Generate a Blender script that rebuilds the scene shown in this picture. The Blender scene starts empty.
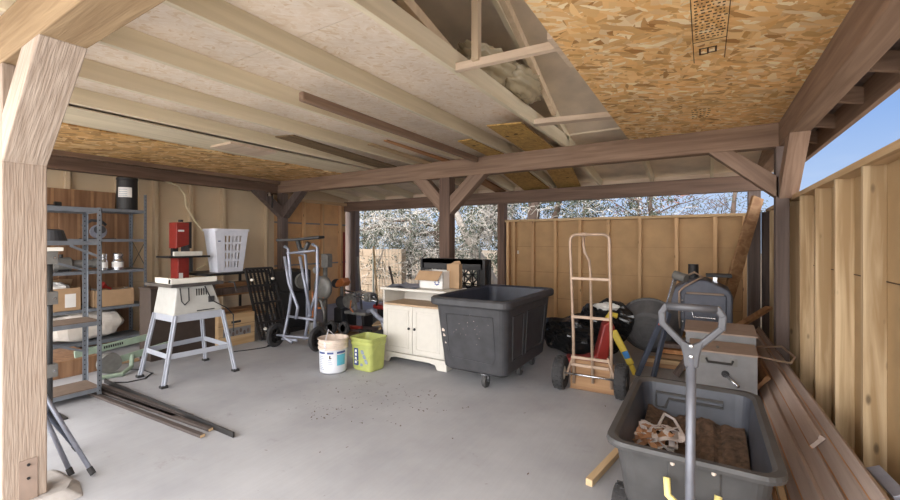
import bpy, math, random
from mathutils import Vector, Matrix
R = math.radians
S = bpy.context.scene
C = S.collection

# ------------------------------------------------------------------ camera
cam = bpy.data.objects.new('camera', bpy.data.cameras.new('camera'))
C.objects.link(cam)
cam.location = (0, 0, 1.4)
cam.rotation_euler = (R(90), 0, R(31.5))
cam.data.sensor_width = 36
cam.data.lens = 36 * 416 / 900
cam.data.shift_y = -0.010
cam.data.clip_start = 0.02
S.camera = cam
S.view_settings.view_transform = 'Standard'
S.view_settings.look = 'None'
S.view_settings.gamma = 1
S.view_settings.exposure = 0.0
S.view_settings.use_curve_mapping = False

# ------------------------------------------------------------------ world: blue sky, with fill brightness added to the south (in front of the open side)
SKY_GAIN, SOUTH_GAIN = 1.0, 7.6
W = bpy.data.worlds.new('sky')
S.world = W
W.use_nodes = True
nt = W.node_tree
nt.nodes.clear()
def N(nt, t, **k):
    n = nt.nodes.new(t)
    for a, b in k.items(): setattr(n, a, b)
    return n
tc = N(nt, 'ShaderNodeTexCoord')
sp = N(nt, 'ShaderNodeSeparateXYZ')
nt.links.new(tc.outputs['Generated'], sp.inputs[0])
cr = N(nt, 'ShaderNodeValToRGB')
nt.links.new(sp.outputs['Z'], cr.inputs[0])
e = cr.color_ramp.elements
e[0].position = 0.0; e[0].color = (0.60, 0.74, 0.95, 1)
e[1].position = 0.7; e[1].color = (0.13, 0.27, 0.66, 1)
m_ = e.new(0.22); m_.color = (0.30, 0.48, 0.86, 1)
nz = N(nt, 'ShaderNodeTexNoise'); nz.inputs['Scale'].default_value = 3.5; nz.inputs['Detail'].default_value = 6
mp = N(nt, 'ShaderNodeMapping'); mp.inputs['Scale'].default_value = (1, 1, 3.5)
nt.links.new(tc.outputs['Generated'], mp.inputs[0]); nt.links.new(mp.outputs[0], nz.inputs[0])
cl = N(nt, 'ShaderNodeMapRange'); cl.inputs[1].default_value = 0.5; cl.inputs[2].default_value = 0.8; cl.inputs[4].default_value = 0.35
nt.links.new(nz.outputs[0], cl.inputs[0])
mx = N(nt, 'ShaderNodeMixRGB'); mx.inputs[2].default_value = (0.85, 0.9, 1.0, 1)
nt.links.new(cl.outputs[0], mx.inputs[0]); nt.links.new(cr.outputs[0], mx.inputs[1])
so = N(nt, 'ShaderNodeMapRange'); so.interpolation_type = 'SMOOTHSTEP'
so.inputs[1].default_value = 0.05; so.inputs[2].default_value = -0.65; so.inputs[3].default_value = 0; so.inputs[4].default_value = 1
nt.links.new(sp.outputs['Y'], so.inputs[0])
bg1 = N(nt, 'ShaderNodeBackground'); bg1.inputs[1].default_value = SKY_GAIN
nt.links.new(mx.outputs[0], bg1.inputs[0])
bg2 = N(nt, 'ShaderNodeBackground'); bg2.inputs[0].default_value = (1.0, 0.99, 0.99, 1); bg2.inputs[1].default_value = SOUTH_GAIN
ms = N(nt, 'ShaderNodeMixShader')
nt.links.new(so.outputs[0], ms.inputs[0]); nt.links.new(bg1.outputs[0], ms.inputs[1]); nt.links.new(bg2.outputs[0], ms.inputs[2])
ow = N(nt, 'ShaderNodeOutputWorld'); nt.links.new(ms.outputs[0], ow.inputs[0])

# ------------------------------------------------------------------ sun (high, from the front left; the roof keeps it out of the shed)
sl = bpy.data.lights.new('sun', 'SUN'); sl.energy = 5.6; sl.angle = R(0.6); sl.color = (1.0, 0.96, 0.90)
sun = bpy.data.objects.new('sun', sl); C.objects.link(sun)
sun.rotation_euler = Vector((0.35, 0.62, -1.45)).to_track_quat('-Z', 'Y').to_euler()

# ------------------------------------------------------------------ materials
MATS = {}
def base_mat(name, rough=0.6, metal=0.0, coat=0.0):
    m = bpy.data.materials.new(name); m.use_nodes = True
    n = m.node_tree; b = n.nodes['Principled BSDF']
    b.inputs['Roughness'].default_value = rough; b.inputs['Metallic'].default_value = metal
    b.inputs['Coat Weight'].default_value = coat
    MATS[name] = m
    return m, n, b
def mapped(n, scale, rot=(0, 0, 0), coord='Object'):
    t = N(n, 'ShaderNodeTexCoord'); mpn = N(n, 'ShaderNodeMapping')
    mpn.inputs['Scale'].default_value = scale; mpn.inputs['Rotation'].default_value = rot
    n.links.new(t.outputs[coord], mpn.inputs[0])
    return mpn
def ramp(n, src, stops):
    c_ = N(n, 'ShaderNodeValToRGB')
    el = c_.color_ramp.elements
    el[0].position, el[0].color = stops[0][0], (*stops[0][1], 1)
    el[1].position, el[1].color = stops[-1][0], (*stops[-1][1], 1)
    for p_, col in stops[1:-1]:
        q = el.new(p_); q.color = (*col, 1)
    n.links.new(src, c_.inputs[0])
    return c_
def bump(n, b, src, strength=0.2, dist=0.01):
    bp = N(n, 'ShaderNodeBump'); bp.inputs['Strength'].default_value = strength; bp.inputs['Distance'].default_value = dist
    n.links.new(src, bp.inputs['Height']); n.links.new(bp.outputs[0], b.inputs['Normal'])
def srgb(*c):
    return tuple(((v / 255) / 12.92 if v / 255 <= 0.04045 else ((v / 255 + 0.055) / 1.055) ** 2.4) for v in c)
def plain(name, col, rough=0.5, metal=0.0, var=0.12, scale=14, bmp=0.05, coat=0.0):
    """a paint, plastic or metal with slight uneven tone"""
    m, n, b = base_mat(name, rough, metal, coat)
    mpn = mapped(n, (scale,) * 3)
    t = N(n, 'ShaderNodeTexNoise'); t.inputs['Scale'].default_value = 1; t.inputs['Detail'].default_value = 6
    n.links.new(mpn.outputs[0], t.inputs[0])
    c = srgb(*col)
    r_ = ramp(n, t.outputs[0], [(0.3, tuple(x * (1 - var) for x in c)), (0.7, tuple(min(1, x * (1 + var)) for x in c))])
    n.links.new(r_.outputs[0], b.inputs['Base Color'])
    if bmp: bump(n, b, t.outputs[0], bmp, 0.003)
    return m
def wood(name, dark, light, axis='X', scale=9, rough=0.75, knots=False, bmp=0.15, spread=0.16, rot=None):
    m, n, b = base_mat(name, rough)
    k = {'X': 0, 'Y': 1, 'Z': 2}[axis]
    sc = [scale * 3.0] * 3; sc[k] = scale * 0.16
    if rot:
        pre = mapped(n, (1, 1, 1), rot); mpn = N(n, 'ShaderNodeMapping'); mpn.inputs['Scale'].default_value = sc
        n.links.new(pre.outputs[0], mpn.inputs[0])
    else: mpn = mapped(n, sc)
    oi = N(n, 'ShaderNodeObjectInfo')
    ad = N(n, 'ShaderNodeVectorMath', operation='ADD')
    mu = N(n, 'ShaderNodeMath', operation='MULTIPLY'); mu.inputs[1].default_value = 43
    n.links.new(oi.outputs['Random'], mu.inputs[0])
    n.links.new(mpn.outputs[0], ad.inputs[0]); n.links.new(mu.outputs[0], ad.inputs[1])
    t = N(n, 'ShaderNodeTexNoise'); t.inputs['Scale'].default_value = 1; t.inputs['Detail'].default_value = 5; t.inputs['Distortion'].default_value = 0.6 if scale < 20 else 0.15
    n.links.new(ad.outputs[0], t.inputs[0])
    d, l = srgb(*dark), srgb(*light)
    r_ = ramp(n, t.outputs[0], [(0.5 - spread, d), (0.5 + spread, l)])
    out = r_.outputs[0]
    if knots:
        sk = [9.0] * 3; sk[k] = 3.4
        mk = mapped(n, sk)
        a2 = N(n, 'ShaderNodeVectorMath', operation='ADD'); n.links.new(mk.outputs[0], a2.inputs[0]); n.links.new(mu.outputs[0], a2.inputs[1])
        v = N(n, 'ShaderNodeTexVoronoi'); v.inputs['Scale'].default_value = 1.2
        n.links.new(a2.outputs[0], v.inputs[0])
        kr = N(n, 'ShaderNodeMapRange'); kr.inputs[1].default_value = 0.07; kr.inputs[2].default_value = 0.15; kr.inputs[3].default_value = 0.9; kr.inputs[4].default_value = 0
        n.links.new(v.outputs['Distance'], kr.inputs[0])
        mm = N(n, 'ShaderNodeMixRGB'); mm.inputs[2].default_value = (*[x * 0.35 for x in d], 1)
        n.links.new(kr.outputs[0], mm.inputs[0]); n.links.new(out, mm.inputs[1]); out = mm.outputs[0]
    # each board its own tone
    hs = N(n, 'ShaderNodeHueSaturation')
    vr = N(n, 'ShaderNodeMapRange'); vr.inputs[3].default_value = 0.82; vr.inputs[4].default_value = 1.1
    n.links.new(oi.outputs['Random'], vr.inputs[0]); n.links.new(vr.outputs[0], hs.inputs['Value']); n.links.new(out, hs.inputs['Color'])
    n.links.new(hs.outputs[0], b.inputs['Base Color'])
    if bmp: bump(n, b, t.outputs[0], bmp, 0.01)
    return m
def osb(name, cols, scale=16, rough=0.7, plane='XY', soft=0.0):
    """strand board: layers of long flakes lying in random directions"""
    m, n, b = base_mat(name, rough)
    layers = []
    for i, (ang, st) in enumerate([(0.3, (1, 3.4)), (1.5, (1, 3.0)), (-0.75, (1.2, 3.6))]):
        t = N(n, 'ShaderNodeTexCoord')
        m1 = N(n, 'ShaderNodeMapping')
        m1.inputs['Rotation'].default_value = (0, 0, ang)
        if plane == 'YZ':
            sx = N(n, 'ShaderNodeSeparateXYZ'); cx = N(n, 'ShaderNodeCombineXYZ')
            n.links.new(t.outputs['Object'], sx.inputs[0])
            n.links.new(sx.outputs[1], cx.inputs[0]); n.links.new(sx.outputs[2], cx.inputs[1])
            n.links.new(cx.outputs[0], m1.inputs[0])
        else:
            n.links.new(t.outputs['Object'], m1.inputs[0])
        m2 = N(n, 'ShaderNodeMapping'); m2.inputs['Scale'].default_value = (scale * st[0], scale * st[1], 0.01)
        m2.inputs['Location'].default_value = (i * 3.7, i * 1.9, 0)
        n.links.new(m1.outputs[0], m2.inputs[0])
        # a little waviness so that flakes are not straight cells
        wz = N(n, 'ShaderNodeTexNoise'); wz.inputs['Scale'].default_value = 0.5; wz.inputs['Detail'].default_value = 2
        n.links.new(m2.outputs[0], wz.inputs[0])
        wa = N(n, 'ShaderNodeVectorMath', operation='MULTIPLY_ADD'); wa.inputs[1].default_value = (1.6, 1.6, 0)
        n.links.new(wz.outputs['Color'], wa.inputs[0]); n.links.new(m2.outputs[0], wa.inputs[2])
        v = N(n, 'ShaderNodeTexVoronoi'); v.inputs['Scale'].default_value = 1; v.inputs['Randomness'].default_value = 1
        n.links.new(wa.outputs[0], v.inputs[0])
        sp_ = N(n, 'ShaderNodeSeparateColor'); n.links.new(v.outputs['Color'], sp_.inputs[0])
        layers.append((sp_.outputs[0], sp_.outputs[1], v.outputs['Distance']))
    k = len(cols)
    outs = []
    for r0, g0, d0 in layers:
        c_ = ramp(n, r0, [(i / (k - 1), srgb(*c)) for i, c in enumerate(cols)])
        outs.append(c_.outputs[0])
    col = outs[0]; hgt = layers[0][0]
    for (r0, g0, d0), o in list(zip(layers, outs))[1:]:
        th = N(n, 'ShaderNodeMath', operation='GREATER_THAN'); th.inputs[1].default_value = 0.55
        n.links.new(g0, th.inputs[0])
        mm = N(n, 'ShaderNodeMixRGB'); n.links.new(th.outputs[0], mm.inputs[0]); n.links.new(col, mm.inputs[1]); n.links.new(o, mm.inputs[2])
        col = mm.outputs[0]
    ms_ = mapped(n, (1.4, 1.4, 1.4))
    bz = N(n, 'ShaderNodeTexNoise'); bz.inputs['Scale'].default_value = 1; bz.inputs['Detail'].default_value = 3
    n.links.new(ms_.outputs[0], bz.inputs[0])
    br = N(n, 'ShaderNodeMapRange'); br.inputs[1].default_value = 0.3; br.inputs[2].default_value = 0.7; br.inputs[3].default_value = 0.86; br.inputs[4].default_value = 1.1
    n.links.new(bz.outputs[0], br.inputs[0])
    hs = N(n, 'ShaderNodeHueSaturation'); n.links.new(br.outputs[0], hs.inputs['Value']); n.links.new(col, hs.inputs['Color'])
    n.links.new(hs.outputs[0], b.inputs['Base Color'])
    bump(n, b, hgt, 0.12, 0.004)
    return m

def concrete(name, cols, scale=1.0):
    m, n, b = base_mat(name, 0.82)
    mpn = mapped(n, (scale,) * 3)
    a = N(n, 'ShaderNodeTexNoise'); a.inputs['Scale'].default_value = 1.3; a.inputs['Detail'].default_value = 8; a.inputs['Roughness'].default_value = 0.6
    n.links.new(mpn.outputs[0], a.inputs[0])
    r_ = ramp(n, a.outputs[0], [(0.3, srgb(*cols[0])), (0.7, srgb(*cols[1]))])
    # brushed lines
    m2 = mapped(n, (60, 2.2, 1), (0, 0, 0.5))
    c2 = N(n, 'ShaderNodeTexNoise'); c2.inputs['Scale'].default_value = 1; c2.inputs['Detail'].default_value = 3
    n.links.new(m2.outputs[0], c2.inputs[0])
    # dirt stains
    m3 = mapped(n, (2.1, 3.1, 1), (0, 0, 0.9))
    c3 = N(n, 'ShaderNodeTexNoise'); c3.inputs['Scale'].default_value = 1; c3.inputs['Detail'].default_value = 10; c3.inputs['Roughness'].default_value = 0.75
    n.links.new(m3.outputs[0], c3.inputs[0])
    st = N(n, 'ShaderNodeMapRange'); st.inputs[1].default_value = 0.60; st.inputs[2].default_value = 0.74; st.inputs[4].default_value = 0.45
    n.links.new(c3.outputs[0], st.inputs[0])
    mm = N(n, 'ShaderNodeMixRGB'); mm.inputs[2].default_value = (*srgb(96, 80, 66), 1)
    n.links.new(st.outputs[0], mm.inputs[0]); n.links.new(r_.outputs[0], mm.inputs[1])
    m5 = N(n, 'ShaderNodeMixRGB', blend_type='MULTIPLY'); m5.inputs[0].default_value = 0.10
    n.links.new(mm.outputs[0], m5.inputs[1]); n.links.new(c2.outputs[0], m5.inputs[2])
    n.links.new(m5.outputs[0], b.inputs['Base Color'])
    bump(n, b, c2.outputs[0], 0.15, 0.004)
    return m

concrete('floor_concrete', [(150, 150, 154), (174, 174, 177)])
concrete('driveway', [(200, 194, 186), (215, 210, 204)])
plain('dirt', (112, 98, 80), 0.95, var=0.3, scale=3, bmp=0.3)
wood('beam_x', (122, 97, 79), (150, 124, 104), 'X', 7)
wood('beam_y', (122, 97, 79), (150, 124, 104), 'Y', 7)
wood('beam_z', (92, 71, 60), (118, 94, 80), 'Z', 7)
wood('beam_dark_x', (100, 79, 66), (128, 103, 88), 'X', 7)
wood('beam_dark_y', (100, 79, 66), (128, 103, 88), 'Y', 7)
wood('brace_r', (124, 99, 82), (152, 126, 107), 'X', 7, rot=(0, R(-45), 0))
wood('brace_l', (124, 99, 82), (152, 126, 107), 'X', 7, rot=(0, R(45), 0))
wood('brace_y', (124, 99, 82), (152, 126, 107), 'Y', 9, rot=(R(45), 0, 0), bmp=0.4)
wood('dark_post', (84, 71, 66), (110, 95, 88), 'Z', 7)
wood('dark_bar', (58, 50, 47), (78, 68, 63), 'X', 5)
wood('pale_post', (156, 136, 120), (182, 164, 148), 'Z', 46, 0.9, bmp=0.45, spread=0.2)
wood('pale_brace', (166, 148, 132), (194, 177, 162), 'X', 30, 0.9, bmp=0.6, rot=(0, R(45), 0))
wood('pale_beam', (134, 110, 80), (156, 132, 100), 'X', 12, 0.85, bmp=0.6)
wood('painted_joist', (214, 202, 174), (230, 218, 192), 'Y', 5, 0.7, bmp=0.08)
wood('painted_stud', (196, 174, 144), (212, 190, 160), 'Z', 5, 0.7, bmp=0.08)
wood('painted_board_x', (200, 178, 154), (220, 200, 178), 'X', 5, 0.7, bmp=0.1)
wood('fir_z', (164, 136, 98), (204, 180, 144), 'Z', 6, 0.65, knots=True, spread=0.11)
wood('fir_stud_z', (190, 148, 102), (214, 176, 132), 'Z', 5, 0.7, knots=True)
wood('fir_x', (176, 144, 104), (202, 172, 132), 'X', 5, 0.7)
wood('fir_y', (176, 146, 108), (204, 176, 138), 'Y', 5, 0.7)
wood('raw_brown_y', (140, 98, 64), (176, 132, 92), 'Y', 6, 0.75)
wood('raw_brown_x', (138, 100, 68), (172, 134, 96), 'X', 6, 0.75)
wood('primed_y', (164, 146, 136), (188, 170, 160), 'Y', 5, 0.7)
wood('panel_brown', (118, 84, 58), (148, 112, 82), 'Z', 6, 0.6)
wood('orange_y', (168, 112, 66), (204, 148, 96), 'Y', 6, 0.7)
wood('weathered_y', (104, 84, 60), (142, 118, 84), 'Y', 8, 0.9, knots=True)
plain('sheathing', (180, 145, 103), 0.75, var=0.10, scale=5)
plain('raw_orange', (204, 160, 114), 0.75, var=0.10, scale=5)
plain('sheathing_bright', (170, 142, 104), 0.7, var=0.10, scale=5)
plain('siding_beige', (208, 187, 156), 0.75, var=0.05, scale=3)
plain('roof_ply', (228, 212, 190), 0.85, var=0.12, scale=4)
osb('osb_gold', [(172, 122, 66), (246, 202, 140), (226, 174, 106), (255, 236, 196), (206, 156, 90), (250, 212, 152), (238, 188, 120)], 9)
osb('osb_gold_left', [(156, 114, 64), (236, 194, 132), (210, 162, 98), (252, 222, 170), (176, 126, 70)], 6)
osb('osb_pale', [(232, 214, 192), (238, 223, 205), (243, 230, 215), (235, 218, 197), (240, 226, 209), (222, 198, 166)], 15)
osb('osb_strip', [(150, 116, 60), (196, 160, 92), (176, 138, 74), (208, 172, 104)], 16)
plain('black', (34, 33, 34), 0.55)
plain('black_metal', (44, 42, 42), 0.5, 0.3)
plain('black_plastic', (58, 58, 61), 0.5, var=0.25, scale=9)
plain('bin_inner', (52, 55, 66), 0.5, var=0.2, scale=9)
plain('cart_plastic', (70, 69, 69), 0.55, var=0.22, scale=8)
plain('cart_inner', (68, 71, 80), 0.5, var=0.25, scale=6)
plain('rubber', (50, 49, 50), 0.85, var=0.2)
plain('cart_steel', (104, 106, 114), 0.4, 0.3, var=0.15)
plain('handle_steel', (74, 74, 78), 0.45, 0.2, var=0.15)
plain('shelf_steel', (120, 125, 132), 0.42, 0.35, var=0.12)
plain('shelf_board', (112, 95, 82), 0.75)
plain('silver', (146, 150, 164), 0.4, 0.35)
plain('chrome', (190, 192, 196), 0.25, 0.9)
plain('pole_dark', (66, 66, 66), 0.4, 0.4)
plain('white_paint', (228, 224, 214), 0.5, var=0.05)
plain('saw_body', (180, 179, 174), 0.5, var=0.05)
plain('saw_frame', (164, 168, 178), 0.45, var=0.05)
plain('saw_table', (88, 84, 82), 0.4, 0.4, var=0.2)
plain('cabinet_paint', (202, 197, 188), 0.5, var=0.03)
plain('cabinet_shelf', (178, 152, 124), 0.6)
plain('red_paint', (134, 44, 36), 0.4)
plain('red_plastic', (148, 42, 36), 0.4)
plain('yellow_plastic', (196, 172, 60), 0.45)
plain('blue_plastic', (50, 120, 190), 0.45)
plain('cream_plastic', (230, 214, 140), 0.5)
plain('white_plastic', (222, 224, 234), 0.45, var=0.04)
plain('pail_white', (204, 206, 212), 0.45, var=0.05, scale=8)
plain('pail_dirty', (206, 190, 176), 0.6, var=0.14, scale=10)
plain('pail_yellow', (166, 172, 98), 0.45, var=0.08)
plain('label_blue', (62, 76, 128), 0.5)
plain('label_teal', (90, 170, 190), 0.5)
plain('label_grey', (130, 140, 160), 0.5)
plain('cardboard', (164, 134, 102), 0.8, var=0.06)
plain('cardboard_inner', (170, 134, 98), 0.8, var=0.06)
plain('paper_white', (220, 218, 214), 0.7, var=0.04)
plain('plastic_bag', (214, 206, 196), 0.35, var=0.08)
plain('trash_bag', (30, 30, 31), 0.22, var=0.15)
plain('mint_metal', (140, 156, 138), 0.5)
plain('grey_metal', (120, 118, 114), 0.5, 0.3, var=0.2)
plain('orange_plastic', (176, 106, 56), 0.45)
plain('cream_cord', (214, 200, 168), 0.6)
plain('hand_truck_paint', (170, 146, 126), 0.45, 0.2, var=0.12)
plain('smoker_metal', (86, 88, 98), 0.5, 0.3, var=0.25, scale=7)
plain('blue_steel', (78, 84, 98), 0.5, 0.3, var=0.15)
plain('box_grey', (122, 121, 122), 0.6, var=0.08)
plain('box_lid', (150, 130, 116), 0.7, var=0.08)
plain('soil', (84, 66, 52), 0.95, var=0.5, scale=30, bmp=0.6)
plain('strap_pale', (196, 188, 186), 0.7)
plain('strap_tan', (170, 126, 92), 0.7)
plain('dried_leaf', (98, 76, 56), 0.8)
plain('ink', (74, 52, 32), 0.8)
plain('insulation_wrap', (170, 156, 128), 0.16, var=0.12, scale=5, bmp=0.3)
plain('chest_brown', (64, 52, 45), 0.6, var=0.10)
plain('tub_grey', (84, 83, 84), 0.7, var=0.15)
plain('panel_light', (160, 122, 88), 0.6)
plain('pier_concrete', (168, 162, 157), 0.95, var=0.2, scale=12, bmp=0.6)
plain('block', (138, 122, 104), 0.9, var=0.08)
plain('fence_wire', (110, 116, 108), 0.5, 0.2)
plain('foliage_green', (52, 58, 42), 0.8, var=0.35, scale=2)
plain('foliage_silver', (60, 66, 52), 0.8, var=0.3, scale=2)
plain('foliage_rust', (92, 58, 46), 0.8, var=0.3, scale=2)
plain('twig_white', (158, 152, 144), 0.8, var=0.15)
plain('bark', (74, 60, 52), 0.95, var=0.3, scale=8, bmp=0.5)
plain('bark_pale', (132, 124, 116), 0.95, var=0.25, scale=8, bmp=0.5)

# ------------------------------------------------------------------ mesh building
class MB:
    def __init__(s): s.v = []; s.f = []
    def add(s, vs, fs):
        o = len(s.v); s.v += [Vector(p) for p in vs]; s.f += [tuple(i + o for i in f) for f in fs]; return s
    def bx(s, x0, x1, y0, y1, z0, z1):
        return s.add([(x0, y0, z0), (x1, y0, z0), (x1, y1, z0), (x0, y1, z0), (x0, y0, z1), (x1, y0, z1), (x1, y1, z1), (x0, y1, z1)],
                     [(0, 3, 2, 1), (4, 5, 6, 7), (0, 1, 5, 4), (1, 2, 6, 5), (2, 3, 7, 6), (3, 0, 4, 7)])
    def hexa(s, lo, hi):  # two quads, bottom and top, same order
        return s.add(list(lo) + list(hi), [(0, 3, 2, 1), (4, 5, 6, 7), (0, 1, 5, 4), (1, 2, 6, 5), (2, 3, 7, 6), (3, 0, 4, 7)])
    def beam(s, p0, p1, w, h, up=(0, 0, 1)):
        """a bar from p0 to p1; w across, h along up"""
        p0, p1 = Vector(p0), Vector(p1); d = (p1 - p0).normalized()
        u = Vector(up); a = d.cross(u)
        if a.length < 1e-4: a = d.cross(Vector((1, 0, 0)))
        a.normalize(); u = a.cross(d).normalized()
        q = []
        for p in (p0, p1):
            for sa, su in ((-1, -1), (1, -1), (1, 1), (-1, 1)): q.append(p + a * sa * w / 2 + u * su * h / 2)
        return s.add(q, [(0, 3, 2, 1), (4, 5, 6, 7), (0, 1, 5, 4), (1, 2, 6, 5), (2, 3, 7, 6), (3, 0, 4, 7)])
    def tube(s, pts, r, n=8, closed=False):
        pts = [Vector(p) for p in pts]; k = len(pts)
        rs = r if isinstance(r, (list, tuple)) else [r] * k
        o = len(s.v); ref = None
        for i, p in enumerate(pts):
            if closed: d = pts[(i + 1) % k] - pts[i - 1]
            else: d = pts[min(i + 1, k - 1)] - pts[max(i - 1, 0)]
            d.normalize()
            if ref is None:
                ref = Vector((0, 0, 1)) if abs(d.z) < 0.9 else Vector((1, 0, 0))
            a = ref - d * ref.dot(d)
            if a.length < 1e-5: a = d.orthogonal()
            a.normalize(); ref = a; b = d.cross(a)
            for j in range(n):
                t = 2 * math.pi * j / n
                s.v.append(p + (a * math.cos(t) + b * math.sin(t)) * rs[i])
        for i in range(k if closed else k - 1):
            for j in range(n):
                a0 = o + i * n; a1 = o + ((i + 1) % k) * n
                s.f.append((a0 + j, a0 + (j + 1) % n, a1 + (j + 1) % n, a1 + j))
        if not closed:
            s.f.append(tuple(o + j for j in reversed(range(n)))); s.f.append(tuple(o + (k - 1) * n + j for j in range(n)))
        return s
    def cyl(s, p0, p1, r0, r1=None, n=20):
        return s.tube([p0, p1], [r0, r0 if r1 is None else r1], n)
    def lathe(s, prof, c, n=28, axis='Z'):
        c = Vector(c); o = len(s.v); k = len(prof)
        for r, h in prof:
            for j in range(n):
                t = 2 * math.pi * j / n; a, b = r * math.cos(t), r * math.sin(t)
                s.v.append(c + (Vector((a, b, h)) if axis == 'Z' else Vector((a, h, b)) if axis == 'Y' else Vector((h, a, b))))
        for i in range(k - 1):
            for j in range(n):
                s.f.append((o + i * n + j, o + i * n + (j + 1) % n, o + (i + 1) * n + (j + 1) % n, o + (i + 1) * n + j))
        if prof[0][0] > 1e-6: s.f.append(tuple(o + j for j in reversed(range(n))))
        if prof[-1][0] > 1e-6: s.f.append(tuple(o + (k - 1) * n + j for j in range(n)))
        return s
    def prism(s, poly, d0, d1, plane='XZ'):
        """polygon given in a plane, pushed along the third axis"""
        o = len(s.v); k = len(poly)
        for d in (d0, d1):
            for a, b in poly:
                s.v.append(Vector((a, d, b)) if plane == 'XZ' else Vector((d, a, b)) if plane == 'YZ' else Vector((a, b, d)))
        s.f.append(tuple(o + i for i in range(k))); s.f.append(tuple(o + k + i for i in reversed(range(k))))
        for i in range(k): s.f.append((o + i, o + k + i, o + k + (i + 1) % k, o + (i + 1) % k))
        return s
    def ell(s, c, rx, ry, rz, n=14, m=9, fn=None):
        c = Vector(c); o = len(s.v)
        for i in range(m + 1):
            ph = math.pi * i / m
            for j in range(n):
                t = 2 * math.pi * j / n
                d = Vector((math.sin(ph) * math.cos(t), math.sin(ph) * math.sin(t), math.cos(ph)))
                q = fn(d) if fn else 1.0
                s.v.append(c + Vector((d.x * rx, d.y * ry, d.z * rz)) * q)
        for i in range(m):
            for j in range(n):
                s.f.append((o + i * n + j, o + (i + 1) * n + j, o + (i + 1) * n + (j + 1) % n, o + i * n + (j + 1) % n))
        return s
    def loft(s, rings, cap0=True, cap1=True):
        o = len(s.v); n = len(rings[0])
        for rg in rings: s.v += [Vector(p) for p in rg]
        for i in range(len(rings) - 1):
            for j in range(n):
                s.f.append((o + i * n + j, o + i * n + (j + 1) % n, o + (i + 1) * n + (j + 1) % n, o + (i + 1) * n + j))
        if cap0: s.f.append(tuple(o + j for j in reversed(range(n))))
        if cap1: s.f.append(tuple(o + (len(rings) - 1) * n + j for j in range(n)))
        return s
    def xf(s, M):
        s.v = [M @ p for p in s.v]; return s
    def out(s, name, mat, parent=None, bev=0, smooth=False, sub=0, label=None):
        # with a parent the vertices stay in the parent's space; alone the origin goes to the base centre
        vs = s.v; loc = Vector((0, 0, 0))
        if parent is None:
            lo = [min(p[i] for p in vs) for i in range(3)]; hi = [max(p[i] for p in vs) for i in range(3)]
            loc = Vector(((lo[0] + hi[0]) / 2, (lo[1] + hi[1]) / 2, lo[2])); vs = [p - loc for p in vs]
        me = bpy.data.meshes.new(name); me.from_pydata([tuple(p) for p in vs], [], s.f); me.update()
        import bmesh
        bm = bmesh.new(); bm.from_mesh(me); bmesh.ops.recalc_face_normals(bm, faces=bm.faces); bm.to_mesh(me); bm.free()
        me.materials.append(MATS[mat])
        o = bpy.data.objects.new(name, me); C.objects.link(o); o.location = loc
        if parent is not None: o.parent = parent
        if smooth:
            for p in me.polygons: p.use_smooth = True
        if bev:
            b = o.modifiers.new('bevel', 'BEVEL'); b.width = bev; b.segments = 2; b.limit_method = 'ANGLE'; b.angle_limit = R(40)
        if sub:
            b = o.modifiers.new('sub', 'SUBSURF'); b.levels = sub; b.render_levels = sub
        if label: o['label'] = label
        return o
def BX(*a): return MB().bx(*a)
def tag(o, label, cat, group=None):
    o['label'] = label; o['category'] = cat
    if group: o['group'] = group
    return o
def thing(name, label, cat, loc=(0, 0, 0), rz=0.0, group=None):
    o = bpy.data.objects.new(name, None); C.objects.link(o); o.location = loc; o.rotation_euler = (0, 0, rz); o.empty_display_size = 0.1
    return tag(o, label, cat, group)
def struct(o): o['kind'] = 'structure'; return o
def stuff(o): o['kind'] = 'stuff'; return o
def shell(name):
    o = bpy.data.objects.new(name, None); C.objects.link(o); o['kind'] = 'structure'; return o
def arc(c, r, a0, a1, n, u, v):
    c, u, v = Vector(c), Vector(u), Vector(v)
    return [c + u * (r * math.cos(R(a0 + (a1 - a0) * i / n))) + v * (r * math.sin(R(a0 + (a1 - a0) * i / n))) for i in range(n + 1)]
def rrect(x0, x1, y0, y1, z, r, n=5):
    p = []
    for cx, cy, a in ((x1 - r, y1 - r, 0), (x0 + r, y1 - r, 90), (x0 + r, y0 + r, 180), (x1 - r, y0 + r, 270)):
        for i in range(n + 1):
            t = R(a + 90 * i / n); p.append(Vector((cx + r * math.cos(t), cy + r * math.sin(t), z)))
    return p
rng = random.Random(7)

# ================================================================== SETTING
XP = (-6.90, -3.15, 0.555)          # post rows (left faces)
PW = 0.14
BZ0, BZ1 = 2.30, 2.54
struct(BX(-7.6, 1.4, -0.2, 7.3, -0.12, 0.0).out('floor', 'floor_concrete'))
struct(BX(-30, 25, -25, -0.2, -0.15, -0.03).out('driveway', 'driveway'))
struct(BX(-40, 30, 7.3, 60, -0.2, -0.06).out('ground_behind', 'dirt'))
struct(BX(1.4, 30, -0.2, 7.3, -0.2, -0.06).out('ground_right', 'dirt'))
struct(BX(-40, -7.6, -0.2, 7.3, -0.2, -0.06).out('ground_left', 'dirt'))

# right wall: board sheathing, studs, plate
wr = shell('wall_right')
BX(0.79, 0.80, -0.2, 7.0, 0.0, 1.79).out('sheathing', 'sheathing_bright', wr)
BX(0.70, 0.79, -0.2, 7.0, 0.0, 0.04).out('bottom_plate', 'fir_y', wr)
BX(0.695, 0.80, -0.2, 7.0, 1.79, 1.83).out('top_plate', 'fir_y', wr, 0.003)
for y in (0.75, 1.30, 1.86, 2.41, 2.96, 3.50, 4.05, 4.63, 5.22, 5.66, 6.15, 6.6):
    BX(0.70, 0.79, y, y + 0.04, 0.04, 1.79).out('stud', 'fir_z', wr, 0.003)
BX(0.65, 0.79, 6.99, 7.0, 0.0, 1.79).out('corner_board', 'dark_post', wr)
BX(0.785, 0.79, -0.2, 7.0, 1.19, 1.196).out('sheathing_joint', 'ink', wr)

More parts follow.
